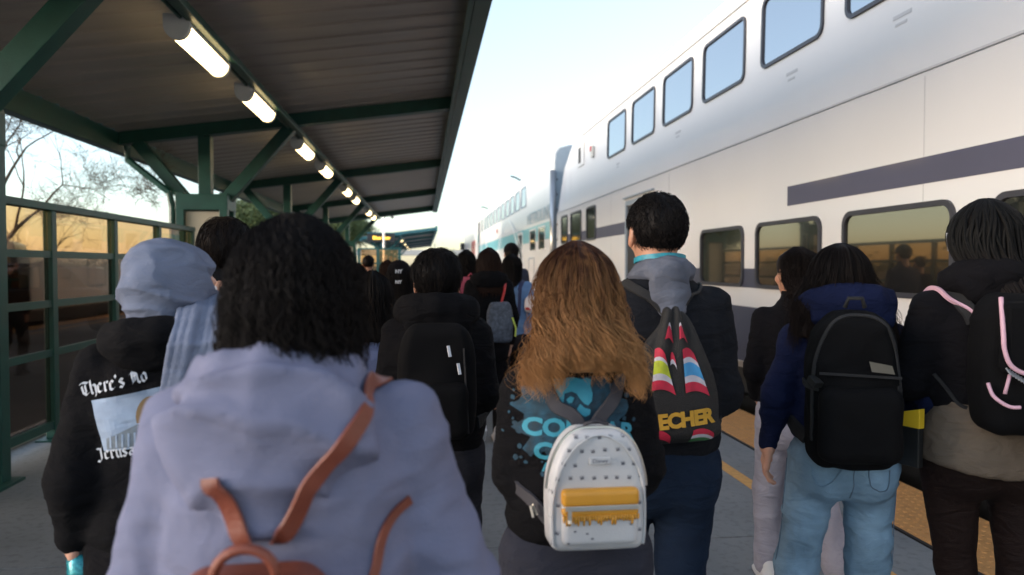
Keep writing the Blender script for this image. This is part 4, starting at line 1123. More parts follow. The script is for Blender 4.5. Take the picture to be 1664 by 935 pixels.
# ------------------------------------------------ 1. the woman nearest the camera
p = Person('person in a lavender grey hoodie with black curly hair, nearest the camera', -.19, 1.14, 1.60, skin=1, headx=.0, heady=.02)
K = [(.80, .185, .15), (.95, .190, .155), (1.05, .186, .15), (1.15, .182, .145), (1.24, .172, .135), (1.30, .152, .115), (1.345, .118, .095), (1.38, .085, .078), (1.41, .068, .066), (1.44, .060, .058)]
AR = [((sx * .150, 0, 1.285), (sx * (.198 if sx < 0 else .228), -.01, 1.04), (sx * .18, .18, .98), .070, .066, .05) for sx in (-1, 1)]
p.top('hoodie', C_lav, K, AR, amp=.014, seed=11, res=.008, freq=(4, 4, 8), smo=.018)
p.hood(C_lav, 1.365, .150, .165, -.110, dep=.055, neck=.070, seed=15, amp=.014, rings=120, ringamp=.0085, cx=-.015, tube=.034, point=1)
Kh = [(-.16, .060, .045, -.05), (-.11, .080, .070, -.045), (-.04, .090, .100, -.025), (.03, .085, .102, -.02), (.08, .070, .088, -.018), (.112, .045, .056, -.014), (.132, .012, .014, -.01)]
p.hair(Kh, H_black, n=2000, z_end=(-.185, -.09), wave=.008, lam=.07, curl=.0035, rad=.0008, seg=34, spread=1.6, seed=3, loose=420, amp=.007, clumps=90)
for a in AR: p.arm(*a[:3], side=1 if a[1][0] > 0 else -1)
p.legs('jeans', C_djean, .98, ((-.10, 0, .90), (-.12, .12, .5), (-.11, .05, .1)), ((.10, 0, .90), (.12, -.02, .5), (.11, -.22, .16)), r=(.11, .08, .065), hipw=(.205, .15))
p.shoe((-.11, .05, 0), S_black); p.shoe((.11, -.22, .06), S_black, pitch=R(-25)); p.finish()
t, tb = pack('small brown leather backpack with ring handle worn by the person nearest the camera', p, (-.02, -.205, 1.035), .21, .25, .09, LEATHER, name='leather_backpack')
g = p.tree('hoodie'); hd = p.tree('hood')
vv, qq = join([p.parts['hoodie'][:2], p.parts['hood'][:2]]); both = bvh(vv, qq)
strap(p, t, [(-.035, -.18, 1.155), (-.052, -.18, 1.20), (-.068, -.18, 1.235), (-.082, -.18, 1.268)], .026, .003, LEATHER, tree=both, off=.006)
strap(p, t, [(.0, -.18, 1.155), (.03, -.18, 1.20), (.07, -.17, 1.27), (.105, -.13, 1.33), (.125, -.05, 1.37), (.13, .06, 1.34), (.12, .13, 1.22)], .026, .003, LEATHER, tree=both, off=.006)
strap(p, t, [(.08, -.19, .95), (.11, -.18, 1.05), (.135, -.15, 1.13), (.14, -.10, 1.18), (.14, -.02, 1.2)], .014, .004, LEATHER, tree=g)
m_ = MB(); m_.tube([(-.038, -.02, .10)] + [(.0 + .036 * math.cos(a), -.03, .128 + .034 * math.sin(a)) for a in np.linspace(math.pi, 0, 12)] + [(.038, -.02, .10)], .0065, 8)
m_.build('ring_handle', LEATHER, t, smooth=True)
fl = MB(); fl.box(-.10, .10, -.066, -.058, -.02, .12); fl.build('flap', LEATHER, t, bevel=.003)

# ------------------------------------------------ 2. headscarf
p = Person('person in a blue grey headscarf and black printed hoodie, face turned right', -.63, 1.92, 1.585, rz=12, skin=0, head_yaw=-52, heady=.01, headx=.028)
K = K_std(.965, .92, 1.0, .90)
AR = [((-.140, 0, 1.285), (-.185, -.04, 1.03), (-.195, -.01, .885), .062, .060, .042), ((.155, 0, 1.29), (.20, -.02, 1.03), (.13, .15, .93), .068, .062, .045)]
p.top('hoodie', C_black, K, AR, amp=.010, seed=21)
p.hood(C_black, 1.360, .105, .080, -.090, dep=.04, seed=22, amp=.009, tube=.034, neck=.075)
def hj(P):
    d = ell(P, (0, -.022, .022), (.096, .117, .118)); d = smin(d, ell(P, (0, -.02, -.06), (.088, .095, .08)), .04)
    d = smin(d, ell(P, (0, -.035, -.115), (.093, .100, .055)), .03); d = smin(d, cone(P, (0, -.01, -.10), (0, -.0, -.15), .085, .10), .04)
    d = smax(d, -ell(P, (0, .13, -.012), (.060, .085, .085)), .02); return d
v, q = iso(hj, (-.14, -.18, -.24), (.14, .15, .17), .0050 * p.k); v = relax(v, q, 1)
n_ = vnormals(v, q); ang = v[:, 2] * .8 + v[:, 1] * .55 - np.abs(v[:, 0]) * .25
v = v + n_ * (.019 * (.5 - np.abs(np.sin(ang * 42 + vnoise(v * 9, 3) * 4)) ** .6) * np.clip(.5 - v[:, 2] * 4 + vnoise(v * 9, 5) * .6, .35, 1))[:, None]; v = folds(v, q, .010, (12, 12, 22), 8, 1.0)
o = mesh_obj('headscarf', p.X(v), q, C_scarf, p.r, True)
def tail(P):
    d = None; rg = random.Random(4)
    for i in range(6):
        f_ = i / 5 - .5
        path = [(.085 + .05 * f_, .04, 1.46), (.090 + .09 * f_, -.09, 1.425), (.078 + .09 * f_, -.168, 1.35), (.052 + .075 * f_, -.165, 1.25), (.024 + .055 * f_, -.162, 1.17), (.005 + .04 * f_, -.160, 1.115 + .03 * rg.random())]
        for a, b in zip(path[:-1], path[1:]):
            r_ = .0085 + .006 * ((i * 7) % 3) / 2; e = cone(P, a, b, r_, r_); d = e if d is None else smin(d, e, .003)
    return d
v, q = iso(tail, (-.12, -.22, 1.06), (.20, .06, 1.52), .0045); v = folds(v, q, .003, (20, 20, 8), 9)
mesh_obj('scarf_tail', v, q, C_scarf, p.r, True)
# blackletter print, drawn with a broad nib
NIB = (math.cos(R(42)) * .5, math.sin(R(42)) * .5)
GL = {  # strokes on a grid: x height 0..4, ascender 6, descender -1.6
 'T': [[(0, 5.2), (1.5, 5.8), (3.6, 5.2)], [(1.8, 5.2), (.7, 4.2), (.9, 1.2), (2.2, 0), (3.6, .9)], [(2.2, 4.6), (2.2, 1)]],
 'h': [[(.4, 6), (.4, .4), (.9, 0)], [(.6, 3.4), (1.7, 4), (2.4, 3.3), (2.4, .2), (1.7, -1.4)]],
 'e': [[(1.2, 4), (.4, 3.3), (.4, .6), (1.2, 0), (2.3, .7)], [(1.2, 4), (2.1, 3.2), (.5, 2)]],
 'r': [[(.2, 3.5), (.6, 4), (.6, .4), (1.1, 0)], [(.8, 3.3), (1.7, 4), (2.2, 3.4)]],
 's': [[(2.2, 3.4), (1.2, 4), (.4, 3.2), (2.2, 1.2), (1.4, 0), (.3, .6)]], "'": [[(.4, 6), (.6, 4.8)]],
 'N': [[(.2, 4.6), (1, 5.6), (1, .8), (.2, 0)], [(1.1, 5.2), (2.4, 4.6), (3.0, 3.8), (3.0, .8), (3.8, 0)], [(2.0, 5.0), (2.0, 1.4)]],
 'o': [[(1.3, 4), (.4, 3.2), (.4, .8), (1.3, 0), (2.2, .8), (2.2, 3.2), (1.3, 4)]],
 'd': [[(.5, 5.8), (2.2, 3.4), (2.2, .8), (1.3, 0), (.4, .8), (.4, 3.2), (1.3, 3.8)]],
 'J': [[(.2, 5.4), (1.4, 5.0), (2.6, 5.8)], [(1.8, 5.2), (1.8, .2), (.8, -1.2), (-.2, -.5)]],
 'u': [[(.2, 3.6), (.5, 4), (.5, .7), (1.2, 0), (2.2, .7)], [(2.2, 4), (2.2, .4), (2.7, 0)]],
 'a': [[(.5, 3.5), (1.4, 4), (2.2, 3.3), (2.2, .5), (2.8, 0)], [(2.1, 2.2), (1, 2.3), (.4, 1.4), (.9, .2), (2.1, .7)]],
 'l': [[(.5, 6), (.5, .6), (1.1, 0)]], 'm': [[(.2, 3.6), (.6, 4), (.6, 0)], [(.7, 3.3), (1.5, 4), (2.1, 3.4), (2.1, 0)], [(2.2, 3.3), (3.0, 4), (3.6, 3.4), (3.6, .4), (4.1, 0)]], ' ': []}
ADV = {'T': 4.2, 'N': 4.4, 'J': 3.3, 'm': 4.7, "'": 1.3, 'l': 1.7, ' ': 2.2, 'r': 2.7}
def black(txt, x, z, k, rot=0, nib=1.15):
    V, Fc = [], []; c, s_ = math.cos(rot), math.sin(rot); cx = 0; nx, ny = NIB[0] * nib, NIB[1] * nib
    for ch in txt:
        for stk in GL[ch]:
            for (x0, y0), (x1, y1) in zip(stk[:-1], stk[1:]):
                b = len(V)
                for px_, py_ in ((x0 - nx, y0 - ny), (x0 + nx, y0 + ny), (x1 + nx, y1 + ny), (x1 - nx, y1 - ny)):
                    px_ += cx; V.append((x + k * (px_ * c - py_ * s_), z + k * (px_ * s_ + py_ * c)))
                Fc.append((b, b + 1, b + 2, b + 3))
        cx += ADV.get(ch, 3.0)
    return V, Fc
g = p.tree('hoodie')
rot = R(14)
decal('printed_lettering', *black("There's No", -.165, 1.232, .0050, rot), PRINTW, p.r, g, off=.004)
decal('printed_lettering', *black('ood', .06, 1.283, .0050, rot), PRINTW, p.r, g, off=.004)
decal('printed_lettering', *black('Jerusal', -.130, 1.088, .0046, R(10)), PRINTW, p.r, g, off=.004)
M_sky = mat('print_pale_sky', (.27, .34, .45), .85, var=.2, vscale=16); M_stone = mat('print_stone', (.16, .19, .22), .85, var=.3, vscale=50); M_gold = mat('print_gold', (.19, .12, .055), .8, var=.2)
decal('printed_picture', [(-.145, 1.222), (.03, 1.258), (.035, 1.125), (-.118, 1.108)], [(0, 3, 2, 1)], M_sky, p.r, g, off=.003)
dome = [(-.014 + .034 * math.cos(a), 1.187 + .046 * math.sin(a)) for a in np.linspace(0, math.pi, 14)]
decal('printed_dome', dome + [(-.046, 1.172), (.018, 1.176)], [tuple(range(14)) + (14, 15)], M_gold, p.r, g, off=.0045)
decal('printed_building', *merge2d([([(-.110, 1.112), (-.045, 1.122), (-.045, 1.170), (-.112, 1.137)], [(0, 1, 2, 3)]), ([(-.044, 1.120), (.032, 1.128), (.033, 1.178), (-.044, 1.170)], [(0, 1, 2, 3)])]), M_stone, p.r, g, off=.0045)
decal('printed_columns', *merge2d([([(x_, 1.116 + .1 * (x_ + .11)), (x_ + .004, 1.116 + .1 * (x_ + .11)), (x_ + .004, 1.145 + .12 * (x_ + .11)), (x_, 1.145 + .12 * (x_ + .11))], [(0, 1, 2, 3)]) for x_ in np.arange(-.104, .02, .013)]), M_sky, p.r, g, off=.0055)
for a in AR: p.arm(*a[:3], side=1 if a[1][0] > 0 else -1)
p.legs('trousers', C_black2, .93, ((-.085, 0, .86), (-.09, .13, .48), (-.08, .02, .1)), ((.085, 0, .86), (.09, -.03, .47), (.09, -.2, .16)), hipw=(.17, .13))
p.shoe((-.08, .03, 0), S_black); p.shoe((.09, -.2, .06), S_black, pitch=R(-25)); p.finish()
def strap_on(p, pts, wd, th, m, garment='hoodie', name='strap', off=.004):
    return band(name, pts, wd, th, m, p.r, p.tree(garment), off)
# turquoise bottle in the left hand
wpos = Matrix.Translation(p.r.location) @ Matrix.Rotation(p.r.rotation_euler.z, 4, 'Z') @ Vector((-.180, -.02, .79))
t = thing('water_bottle', 'glittery turquoise bottle in the left hand of the person with the headscarf', 'bottle', wpos)
TQ = mat('turquoise_glitter', (.004, .11, .15), .25, metal=.3, col2=(.03, .30, .34), vscale=120)
m_ = MB(); m_.tube([(0, 0, -.10), (0, 0, -.095), (0, 0, .05), (0, 0, .065)], [.026, .034, .034, .022], 16); m_.build('bottle', TQ, t, smooth=True)
m_ = MB(); m_.tube([(0, 0, .066), (0, 0, .095)], .023, 14); m_.build('cap', S_black, t)

# ------------------------------------------------ 3. man behind the headscarf
p = Person('person with short wavy dark brown hair in a black jacket before the beige column panel', -.73, 2.92, 1.70, skin=1, head_yaw=-8)
K = K_std(1.03, 1.1, 1.05); AR = std_arms(1.03, .18, .225, .2)
p.top('jacket', cloth('black_jacket', (.004, .005, .007)), K, AR, amp=.007, seed=31, res=.012)
def coll(P): return smax(np.abs(prof_sdf(P, [(1.40, .085, .08), (1.47, .078, .074), (1.53, .074, .072)], 2)) - .006, P[1] - .05, .02)
p.garment('collar', cloth('black_jacket', (.004, .005, .007)), coll, (-.13, -.13, 1.38), (.13, .12, 1.56), .008, amp=.002)
p.short_hair(H_dark, n=1300, th=.017, nape=-.085, L=.065, seed=33, lift=.004)
for a in AR: p.arm(*a[:3], side=1 if a[1][0] > 0 else -1)
p.legs('trousers', C_black2, 1.0, ((-.09, 0, .92), (-.1, .1, .5), (-.09, .02, .1)), ((.09, 0, .92), (.1, -.03, .5), (.1, -.2, .16)))
p.shoe((-.09, .03, 0), S_black); p.shoe((.1, -.2, .06), S_black, pitch=R(-25)); p.finish()

# ------------------------------------------------ 4. boy with black backpack
p = Person('boy with thick parted black hair and black hoodie in the middle of the picture', .05, 2.81, 1.585, skin=1)
K = [(.855, .165, .13), (.93, .175, .14), (1.03, .175, .135), (1.13, .172, .13), (1.22, .172, .125), (1.29, .160, .112), (1.335, .135, .095), (1.37, .10, .08), (1.40, .074, .068), (1.43, .065, .06)]
AR = [((-.145, 0, 1.275), (-.175, -.02, 1.05), (-.14, .15, .97), .060, .058, .042), ((.145, 0, 1.275), (.170, -.02, 1.05), (.15, .13, .96), .060, .058, .042)]
p.top('hoodie', C_black, K, AR, amp=.009, seed=41)
p.hood(C_black, 1.375, .125, .115, -.10, dep=.05, seed=42, amp=.008, tube=.043)
p.short_hair(H_black, n=2200, th=.016, nape=-.052, L=.05, seed=43, part=True, lift=.002)
lanyard(p, 'hoodie', 1.405, .078, .082, .016, cy=.0)
for a in AR: p.arm(*a[:3], side=1 if a[1][0] > 0 else -1)
p.legs('trousers', C_dgrey, .92, ((-.085, 0, .84), (-.085, .12, .47), (-.08, .04, .1)), ((.085, 0, .84), (.09, -.03, .46), (.09, -.2, .16)), r=(.09, .068, .058))
p.shoe((-.08, .04, 0), S_black); p.shoe((.09, -.2, .06), S_black, pitch=R(-25)); p.finish()
t, tb = pack('black nylon backpack with white zip pulls on the boy in the middle', p, (-.005, -.20, 1.13), .27, .40, .13, B_nylon, seed=4, amp=.006)
for sx in (-1, 1):
    strap(p, t, [(sx * .075, -.14, 1.31), (sx * .10, -.10, 1.36), (sx * .105, -.01, 1.385), (sx * .11, .08, 1.33), (sx * .13, .13, 1.2), (sx * .15, .08, 1.05), (sx * .14, -.1, .96)], .05, .008, B_web)
m_ = MB(); m_.bar((-.09, -.085, -.02), (.09, -.09, -.02), .004, .008); m_.bar((.105, -.075, -.17), (.09, -.07, .12), .005, .006); m_.build('zip', B_web, t)
WH = mat('white_pull', (.6, .6, .62), .5, var=.02)
for x, z in ((.037, .115), (.070, .055), (.075, -.075)):
    m_ = MB(); m_.bar((x, -.082, z + .016), (x + .006, -.094, z - .02), .010, .004); m_.build('zip_pull', WH, t)
v, q = iso(lambda P: rbox(P, (0, -.075, -.09), (.105, .035, .095), .035), (-.13, -.13, -.21), (.13, -.02, .03), .008); v = folds(v, q, .004, (12, 12, 12), 6); mesh_obj('front_pocket', v, q, B_nylon, t, True)

# ------------------------------------------------ 5. golden hair, white mini backpack
p = Person('person with long wavy golden brown hair and black cougar hoodie at the centre', .35, 1.71, 1.575, skin=0)
K = [(.905, .140, .118), (.925, .152, .13), (1.00, .156, .132), (1.09, .152, .125), (1.18, .150, .12), (1.25, .150, .11), (1.30, .125, .092), (1.34, .09, .075), (1.37, .066, .062), (1.41, .06, .056)]
AR = [((-.125, 0, 1.245), (-.142, -.01, 1.06), (-.11, .17, 1.02), .052, .050, .040), ((.125, 0, 1.245), (.152, -.01, 1.06), (.11, .17, 1.02), .054, .054, .040)]
p.top('hoodie', C_black, K, AR, amp=.009, seed=51, res=.0085)
p.hood(C_black, 1.335, .095, .09, -.075, dep=.032, seed=52, amp=.005, tube=.03, neck=.065)
Kh = [(-.148, .124, .030, -.122, -.006), (-.125, .118, .048, -.115, -.004), (-.088, .102, .072, -.085), (-.017, .092, .098, -.032), (.054, .084, .100, -.014), (.10, .062, .076, -.012), (.125, .034, .040, -.01), (.138, .010, .012, -.01)]
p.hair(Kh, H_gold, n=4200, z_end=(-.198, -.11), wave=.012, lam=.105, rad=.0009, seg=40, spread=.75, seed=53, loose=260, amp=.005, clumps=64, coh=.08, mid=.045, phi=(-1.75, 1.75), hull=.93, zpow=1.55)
g = p.tree('hoodie')
rg = random.Random(12); bl = []
pts = []
for i in range(46):
    a = 2 * math.pi * i / 46; rr_ = 1 + rg.uniform(-.16, .14); pts.append((-.028 + .122 * rr_ * math.cos(a), 1.205 + .108 * rr_ * math.sin(a)))
pts = [(x, z) for x, z in pts]
V = [(-.028, 1.205)] + pts; decal('print_splash', V, [(0, i + 1, (i + 1) % 46 + 1) for i in range(46)], CYAN2, p.r, g, off=.003)
sp = []
for i in range(70):
    a = rg.uniform(0, 6.28); rr_ = rg.uniform(.95, 1.35); cx_, cz_ = -.028 + .122 * rr_ * math.cos(a), 1.205 + .108 * rr_ * math.sin(a); k_ = rg.uniform(.002, .007)
    sp.append(poly2d([(math.cos(b) * rg.uniform(.6, 1.2), math.sin(b) * rg.uniform(.6, 1.2)) for b in np.linspace(0, 5.4, 7)], cx_, cz_, k_))
tag(decal('print_speckles', *merge2d(sp), CYAN2, p.r, g, off=.003), kind='stuff')
cg = [  # cougar head: cheek, brow, muzzle shapes
 poly2d([(-5.2, 3.6), (-4.6, 5.2), (-3.2, 4.6), (-2, 5.0), (0, 5.1), (1.8, 4.6), (3.2, 5.0), (4.3, 4.6), (4.0, 3.0), (4.5, 1.2), (4.2, -.6), (3.2, -1.6), (2.2, -1.2), (3.2, .4), (2.6, 1.0), (1.0, .2), (.4, 1.2), (-.8, 1.7), (-2.6, 1.2), (-3.4, .0), (-3.2, -1.8), (-3.8, -4.4), (-5.0, -3.0), (-4.6, -.4), (-4.9, 1.8)]),
 poly2d([(-2.3, -.2), (-1.2, .6), (-.2, .2), (-.9, -.9), (-1.8, -1.0)]), poly2d([(1.2, -1.2), (2.3, -2.2), (3.8, -2.6), (3.6, -3.8), (2.4, -4.3), (1.0, -3.6), (.2, -2.4)]),
 poly2d([(-2.2, -2.6), (-.8, -2.0), (-.2, -3.6), (.8, -4.8), (-.4, -5.2), (-1.8, -4.2)])]
cg = [([(-.024 + x * .0086, 1.242 + z * .0088) for x, z in v], f) for v, f in cg]
decal('printed_cougar', *merge2d(cg), CYAN, p.r, g, off=.005)
T = text2d('COUGAR', .052, -.012, 1.176, R(-4), xs=1.12, off=.0022, arc=-.5); decal('printed_lettering', *T, CYAN, p.r, g, off=.005)
T = text2d('CO', .050, -.070, 1.128, R(4), xs=1.12, off=.0022); decal('printed_lettering', *T, CYAN, p.r, g, off=.005)
T = text2d('A', .026, -.085, 1.092, R(4), xs=1.12, off=.001); decal('printed_lettering', *T, CYAN, p.r, g, off=.005)
for a in AR: p.arm(*a[:3], side=1 if a[1][0] > 0 else -1)
p.legs('jeans', cloth('charcoal_denim', (.028, .030, .042)), .96, ((-.085, 0, .86), (-.088, .11, .48), (-.08, .04, .1)), ((.085, 0, .86), (.088, -.03, .47), (.09, -.2, .16)), hipw=(.168, .13), r=(.088, .062, .05))
p.shoe((-.08, .04, 0), S_white); p.shoe((.09, -.2, .06), S_white, pitch=R(-25)); p.finish()
# the white mini backpack
W_leather = mat('white_faux_leather', (.50, .50, .505), .42, var=.03, vscale=12, bump=.12, bscale=300)
Y_leather = mat('honey_yellow_leather', (.58, .27, .025), .36, var=.06, vscale=12, bump=.1, bscale=300); GREYP = mat('grey_print', (.13, .13, .15), .6, var=.1); ZIPM = mat('silver_zip', (.55, .53, .48), .3, metal=.8, var=.1)
pr = p.r
t = thing('mini_backpack', 'small white patterned backpack with honey yellow pocket on the golden haired person', 'backpack', (pr.location.x + .002, pr.location.y - .19, 1.072)); t.scale = (.88, .88, .88)
PW, PH, PD = .235, .285, .10
def shell(P, gx=0, gz=0, dd=0):
    X, Y, Z = P; k = np.clip((Z + .02) / (PH / 2 + .02), 0, 1); hw = (PW / 2 + gx) * np.sqrt(np.clip(1 - .80 * k ** 2.2, .04, 1)) * (1 - .04 * np.clip(-Z / (PH / 2), 0, 1) ** 2)
    return rbox((X * (PW / 2 + gx) / hw, Y, Z), (0, 0, 0), (PW / 2 + gx, PD / 2 + dd, PH / 2 + gz), .028)
v, q = iso(shell, (-.14, -.07, -.16), (.14, .07, .16), .0055); v = relax(v, q, 2); v = folds(v, q, .0015, (14, 14, 14), 3)
mesh_obj('main_compartment', v, q, W_leather, t, True); tb = bvh(v, q)
out_ = []
for i in range(40):
    a = i / 39; 
    out_.append(a)
arch = [(-.104, -.125), (-.107, -.06), (-.102, 0), (-.088, .055), (-.062, .100), (-.03, .122), (0, .128), (.03, .122), (.062, .100), (.088, .055), (.102, 0), (.107, -.06), (.104, -.125)]
band('piping', [(x, -PD / 2 + .006, z) for x, z in arch], .004, .004, W_leather, t, tb, off=.003, n=6)
band('zip', [(x * 1.02, -PD / 2 + .030, z * 1.02 + .004) for x, z in arch[2:-2]], .010, .003, ZIPM, t, tb, off=.002, n=6)
v, q = iso(lambda P: rbox(P, (.0, -.052, -.060), (.088, .016, .060), .014), (-.11, -.09, -.13), (.11, -.02, .01), .0045); v = relax(v, q, 1)
mesh_obj('front_pocket', v, q, W_leather, t, True); tp = bvh(v, q)
v, q = iso(lambda P: smin(rbox(P, (0, -.058, -.008), (.090, .016, .020), .010), rbox(P, (0, -.056, -.040), (.089, .016, .011), .008), .001), (-.11, -.09, -.06), (.11, -.02, .03), .004); v = relax(v, q, 1)
yp = mesh_obj('pocket_flap', v, q, Y_leather, t, True)
m_ = MB(); m_.box(-.084, .086, -.077, -.073, -.034, -.023); m_.build('pocket_zip', ZIPM, yp, bevel=.001)
m_ = MB(); m_.box(-.079, -.070, -.082, -.076, -.052, -.022); m_.tube([(-.0745, -.080, -.052), (-.0745, -.082, -.060)], .005, 8); m_.build('zip_pull', ZIPM, yp, bevel=.001)
m_ = MB(); rg = random.Random(3); x = -.086
while x < .086:
    L_ = rg.choice([.006, .009, .013, .007, .017]); m_.tube([(x, -.0715, -.046), (x, -.0712, -.050 - L_), (x, -.070, -.0525 - L_)], [.0036, .0028, .0012], 6); x += .0066
m_.build('drips', Y_leather, yp, smooth=True)
m_ = MB(); m_.box(-.025, .025, -.058, -.053, .066, .083); pl = m_.build('name_plate', W_leather, t, bevel=.002)
text_obj('lettering', 'Disney', .013, GREYP, pl, (0, -.0588, .0745), (R(90), 0, 0), .0002)
def project_small(items, tree, name, m, y0=-.2, off=.0012, parent=None):
    V, Fc = merge2d(items); keep = []; out2 = []
    for x, z in V:
        loc, no, i, ds = tree.ray_cast(Vector((x, y0, z)), Vector((0, 1, 0)))
        out2.append((x, loc.y - off, z) if loc and loc.y < .02 else None)
    Fk = [f for f in Fc if all(out2[i] is not None for i in f)]
    used = sorted({i for f in Fk for i in f}); mp_ = {a: b for b, a in enumerate(used)}
    return mesh_obj(name, [out2[i] for i in used], [tuple(mp_[i] for i in f) for f in Fk], m, parent)
items = []; rg = random.Random(21)
for r_ in range(9):
    for c_ in range(9):
        x = -.11 + c_ * .0275 + (r_ % 2) * .0137 + rg.uniform(-.002, .002); z = .128 - r_ * .0315 + rg.uniform(-.002, .002)
        if -.092 < x < .092 and z < .018: continue
        if abs(x) < .034 and .058 < z < .092: continue
        k_ = .0040; a = rg.uniform(-.3, .3)
        items.append(poly2d([(-1, -.9), (1, -.9), (1.15, 0), (.7, .55), (-.7, .55), (-1.15, 0)], x, z, k_, a))
        for q_ in (-1, -.1, .85): items.append(poly2d([(.32 * math.cos(b) + q_, .34 * math.sin(b) + 1.05 - .2 * abs(q_)) for b in np.linspace(0, 5.5, 6)], x, z, k_, a))
tag(project_small(items, tb, 'printed_motifs', GREYP, parent=t), kind='stuff')
items = []
for x, z in ((-.06, -.082), (-.032, -.088), (-.02, -.1), (.07, -.07), (-.075, -.11)):
    items.append(poly2d([(-1, -.9), (1, -.9), (1.15, 0), (.7, .55), (-.7, .55), (-1.15, 0)], x, z, .003))
tag(project_small(items, tp, 'printed_motifs', GREYP, parent=t), kind='stuff')
m_ = MB(); m_.tube([(-.03, -.01, .132), (-.026, -.012, .150), (0, -.012, .158), (.026, -.012, .150), (.03, -.01, .132)], .005, 8); m_.build('grab_handle', B_strap, t, smooth=True)
strap(p, t, [(-.012, -.155, 1.195), (-.05, -.15, 1.235), (-.10, -.13, 1.285), (-.115, -.07, 1.325), (-.115, .02, 1.325), (-.12, .10, 1.22), (-.15, .08, 1.10), (-.14, -.09, 1.02), (-.10, -.14, .97)], .034, .006, B_strap, tree=g, off=.006)
strap(p, t, [(.012, -.155, 1.195), (.045, -.15, 1.235), (.085, -.13, 1.285), (.11, -.07, 1.325), (.115, .02, 1.325), (.12, .10, 1.22), (.15, .08, 1.10), (.14, -.09, 1.02), (.10, -.14, .97)], .034, .006, B_strap, tree=g, off=.006)
for sx in (-1, 1):
    m_ = MB(); m_.bar((sx * .137, .07, -.06), (sx * .128, .062, -.085), .003, .006); m_.bar((sx * .143, .065, -.063), (sx * .137, .060, -.090), .003, .006); m_.build('strap_slider', ZIPM, t)

# ------------------------------------------------ 6. tall man
p = Person('tall person with short black hair, ink blue jacket and heather grey hood', .715, 2.22, 1.745, skin=1, headx=-.012)
K = [(.955, .155, .12), (.985, .175, .135), (1.08, .18, .138), (1.18, .182, .135), (1.28, .188, .132), (1.37, .185, .122), (1.43, .155, .10), (1.475, .112, .083), (1.51, .078, .07), (1.55, .068, .062)]
AR = [((-.165, 0, 1.40), (-.195, -.02, 1.15), (-.15, .18, 1.12), .064, .058, .045), ((.160, 0, 1.40), (.192, -.01, 1.14), (.16, .16, 1.09), .068, .062, .048)]
p.top('hoodie', C_ink, K, AR, amp=.009, seed=61)
p.hood(C_grey, 1.515, .062, .14, -.095, dep=.032, seed=62, amp=.008, tube=.022, neck=.045, point=1, cx=.0, rings=150, ringamp=.003)
p.short_hair(H_black, n=2600, th=.010, nape=-.045, L=.022, seed=63, lift=.004)
lanyard(p, 'hoodie', 1.548, .075, .078, .018)
for a in AR: p.arm(*a[:3], side=1 if a[1][0] > 0 else -1)
p.legs('jeans', C_djean, 1.02, ((-.09, 0, .93), (-.10, .14, .52), (-.09, .08, .1)), ((.085, 0, .93), (.062, -.02, .52), (.07, -.2, .17)), hipw=(.175, .135), r=(.100, .072, .062))
p.shoe((-.09, .08, 0), S_white); p.shoe((.07, -.2, .07), S_white, pitch=R(-25)); p.finish()
BAGK = mat('drawstring_black', (.007, .0065, .0065), .75, var=.15, bump=.4, bscale=300)
t = thing('drawstring_bag', 'black drawstring bag with red, blue and yellow prints on the tall person', 'bag', (p.r.location.x - .015, p.r.location.y - .175, 1.21))
def db(P):
    return prof_sdf(P, [(-.18, .10, .018), (-.165, .125, .035), (-.10, .132, .045), (0, .118, .040), (.10, .080, .030), (.16, .045, .022), (.20, .022, .016)], 2.6)
v, q = iso(db, (-.17, -.09, -.21), (.17, .09, .22), .0065); v = relax(v, q, 1)
ang = np.arctan2(v[:, 0], .30 - v[:, 2]); v = v + vnormals(v, q) * (.006 * np.sin(ang * 26) * np.clip((v[:, 2] + .06) * 6, 0, 1))[:, None]; v = folds(v, q, .006, (12, 12, 6), 5)
mesh_obj('pouch', v, q, BAGK, t, True); tb = bvh(v, q)
pm_ = {n: mat('print_' + n, c, .7, var=.12, vscale=60) for n, c in (('red', (.40, .008, .035)), ('blue', (.04, .24, .48)), ('lime', (.36, .42, .02)), ('white_', (.42, .41, .46)), ('gold', (.46, .25, .02)), ('green', (.03, .14, .04)))}
def blob(cx, cz_, w_, h_, m, rot=0, nm='printed_shape'):
    items = [poly2d([(w_ * math.cos(a), h_ * math.sin(a)) for a in np.linspace(0, 6.0, 18)], cx, cz_, 1, rot)]
    V, Fc = items[0]; bm = bmesh.new()
    o = decal(nm, V, Fc, m, t, tb, off=.0035 + random.random() * .0012, maxe=.012); return o
def bands(cx0, cz0, lean, rows, w0, w1):
    """a column of curved colour bands, one under the other"""
    z = cz0; tot = sum(r[1] for r in rows); acc = 0
    for c_, h_ in rows:
        pts = []
        for q in np.linspace(0, 1, 9):
            f_ = acc / tot; hw = w0 + (w1 - w0) * f_; xx = cx0 + lean * f_; pts.append((xx + (q - .5) * 2 * hw, z - .010 * (1 - (2 * q - 1) ** 2) * -1 - .006 * (2 * q - 1)))
        f2 = (acc + h_) / tot; hw2 = w0 + (w1 - w0) * f2; xx2 = cx0 + lean * f2
        low = [(xx2 + (q - .5) * 2 * hw2, z - h_ + .010 * (1 - (2 * q - 1) ** 2) - .006 * (2 * q - 1)) for q in np.linspace(1, 0, 9)]
        decal('printed_band', pts + low, [tuple(range(18))], pm_[c_], t, tb, off=.0035, maxe=.012); z -= h_; acc += h_
bands(.030, .082, .026, [('red', .026), ('white_', .014), ('blue', .036), ('white_', .018), ('red', .026)], .018, .036)
bands(-.050, .082, .008, [('red', .024), ('white_', .010), ('lime', .036), ('white_', .018), ('red', .026)], .012, .034)
bands(-.020, .152, -.004, [('white_', .008), ('red', .034)], .004, .013)
bands(.010, .152, .008, [('white_', .008), ('red', .034)], .004, .013)
bands(-.014, .070, .002, [('red', .020), ('white_', .012)], .006, .009)
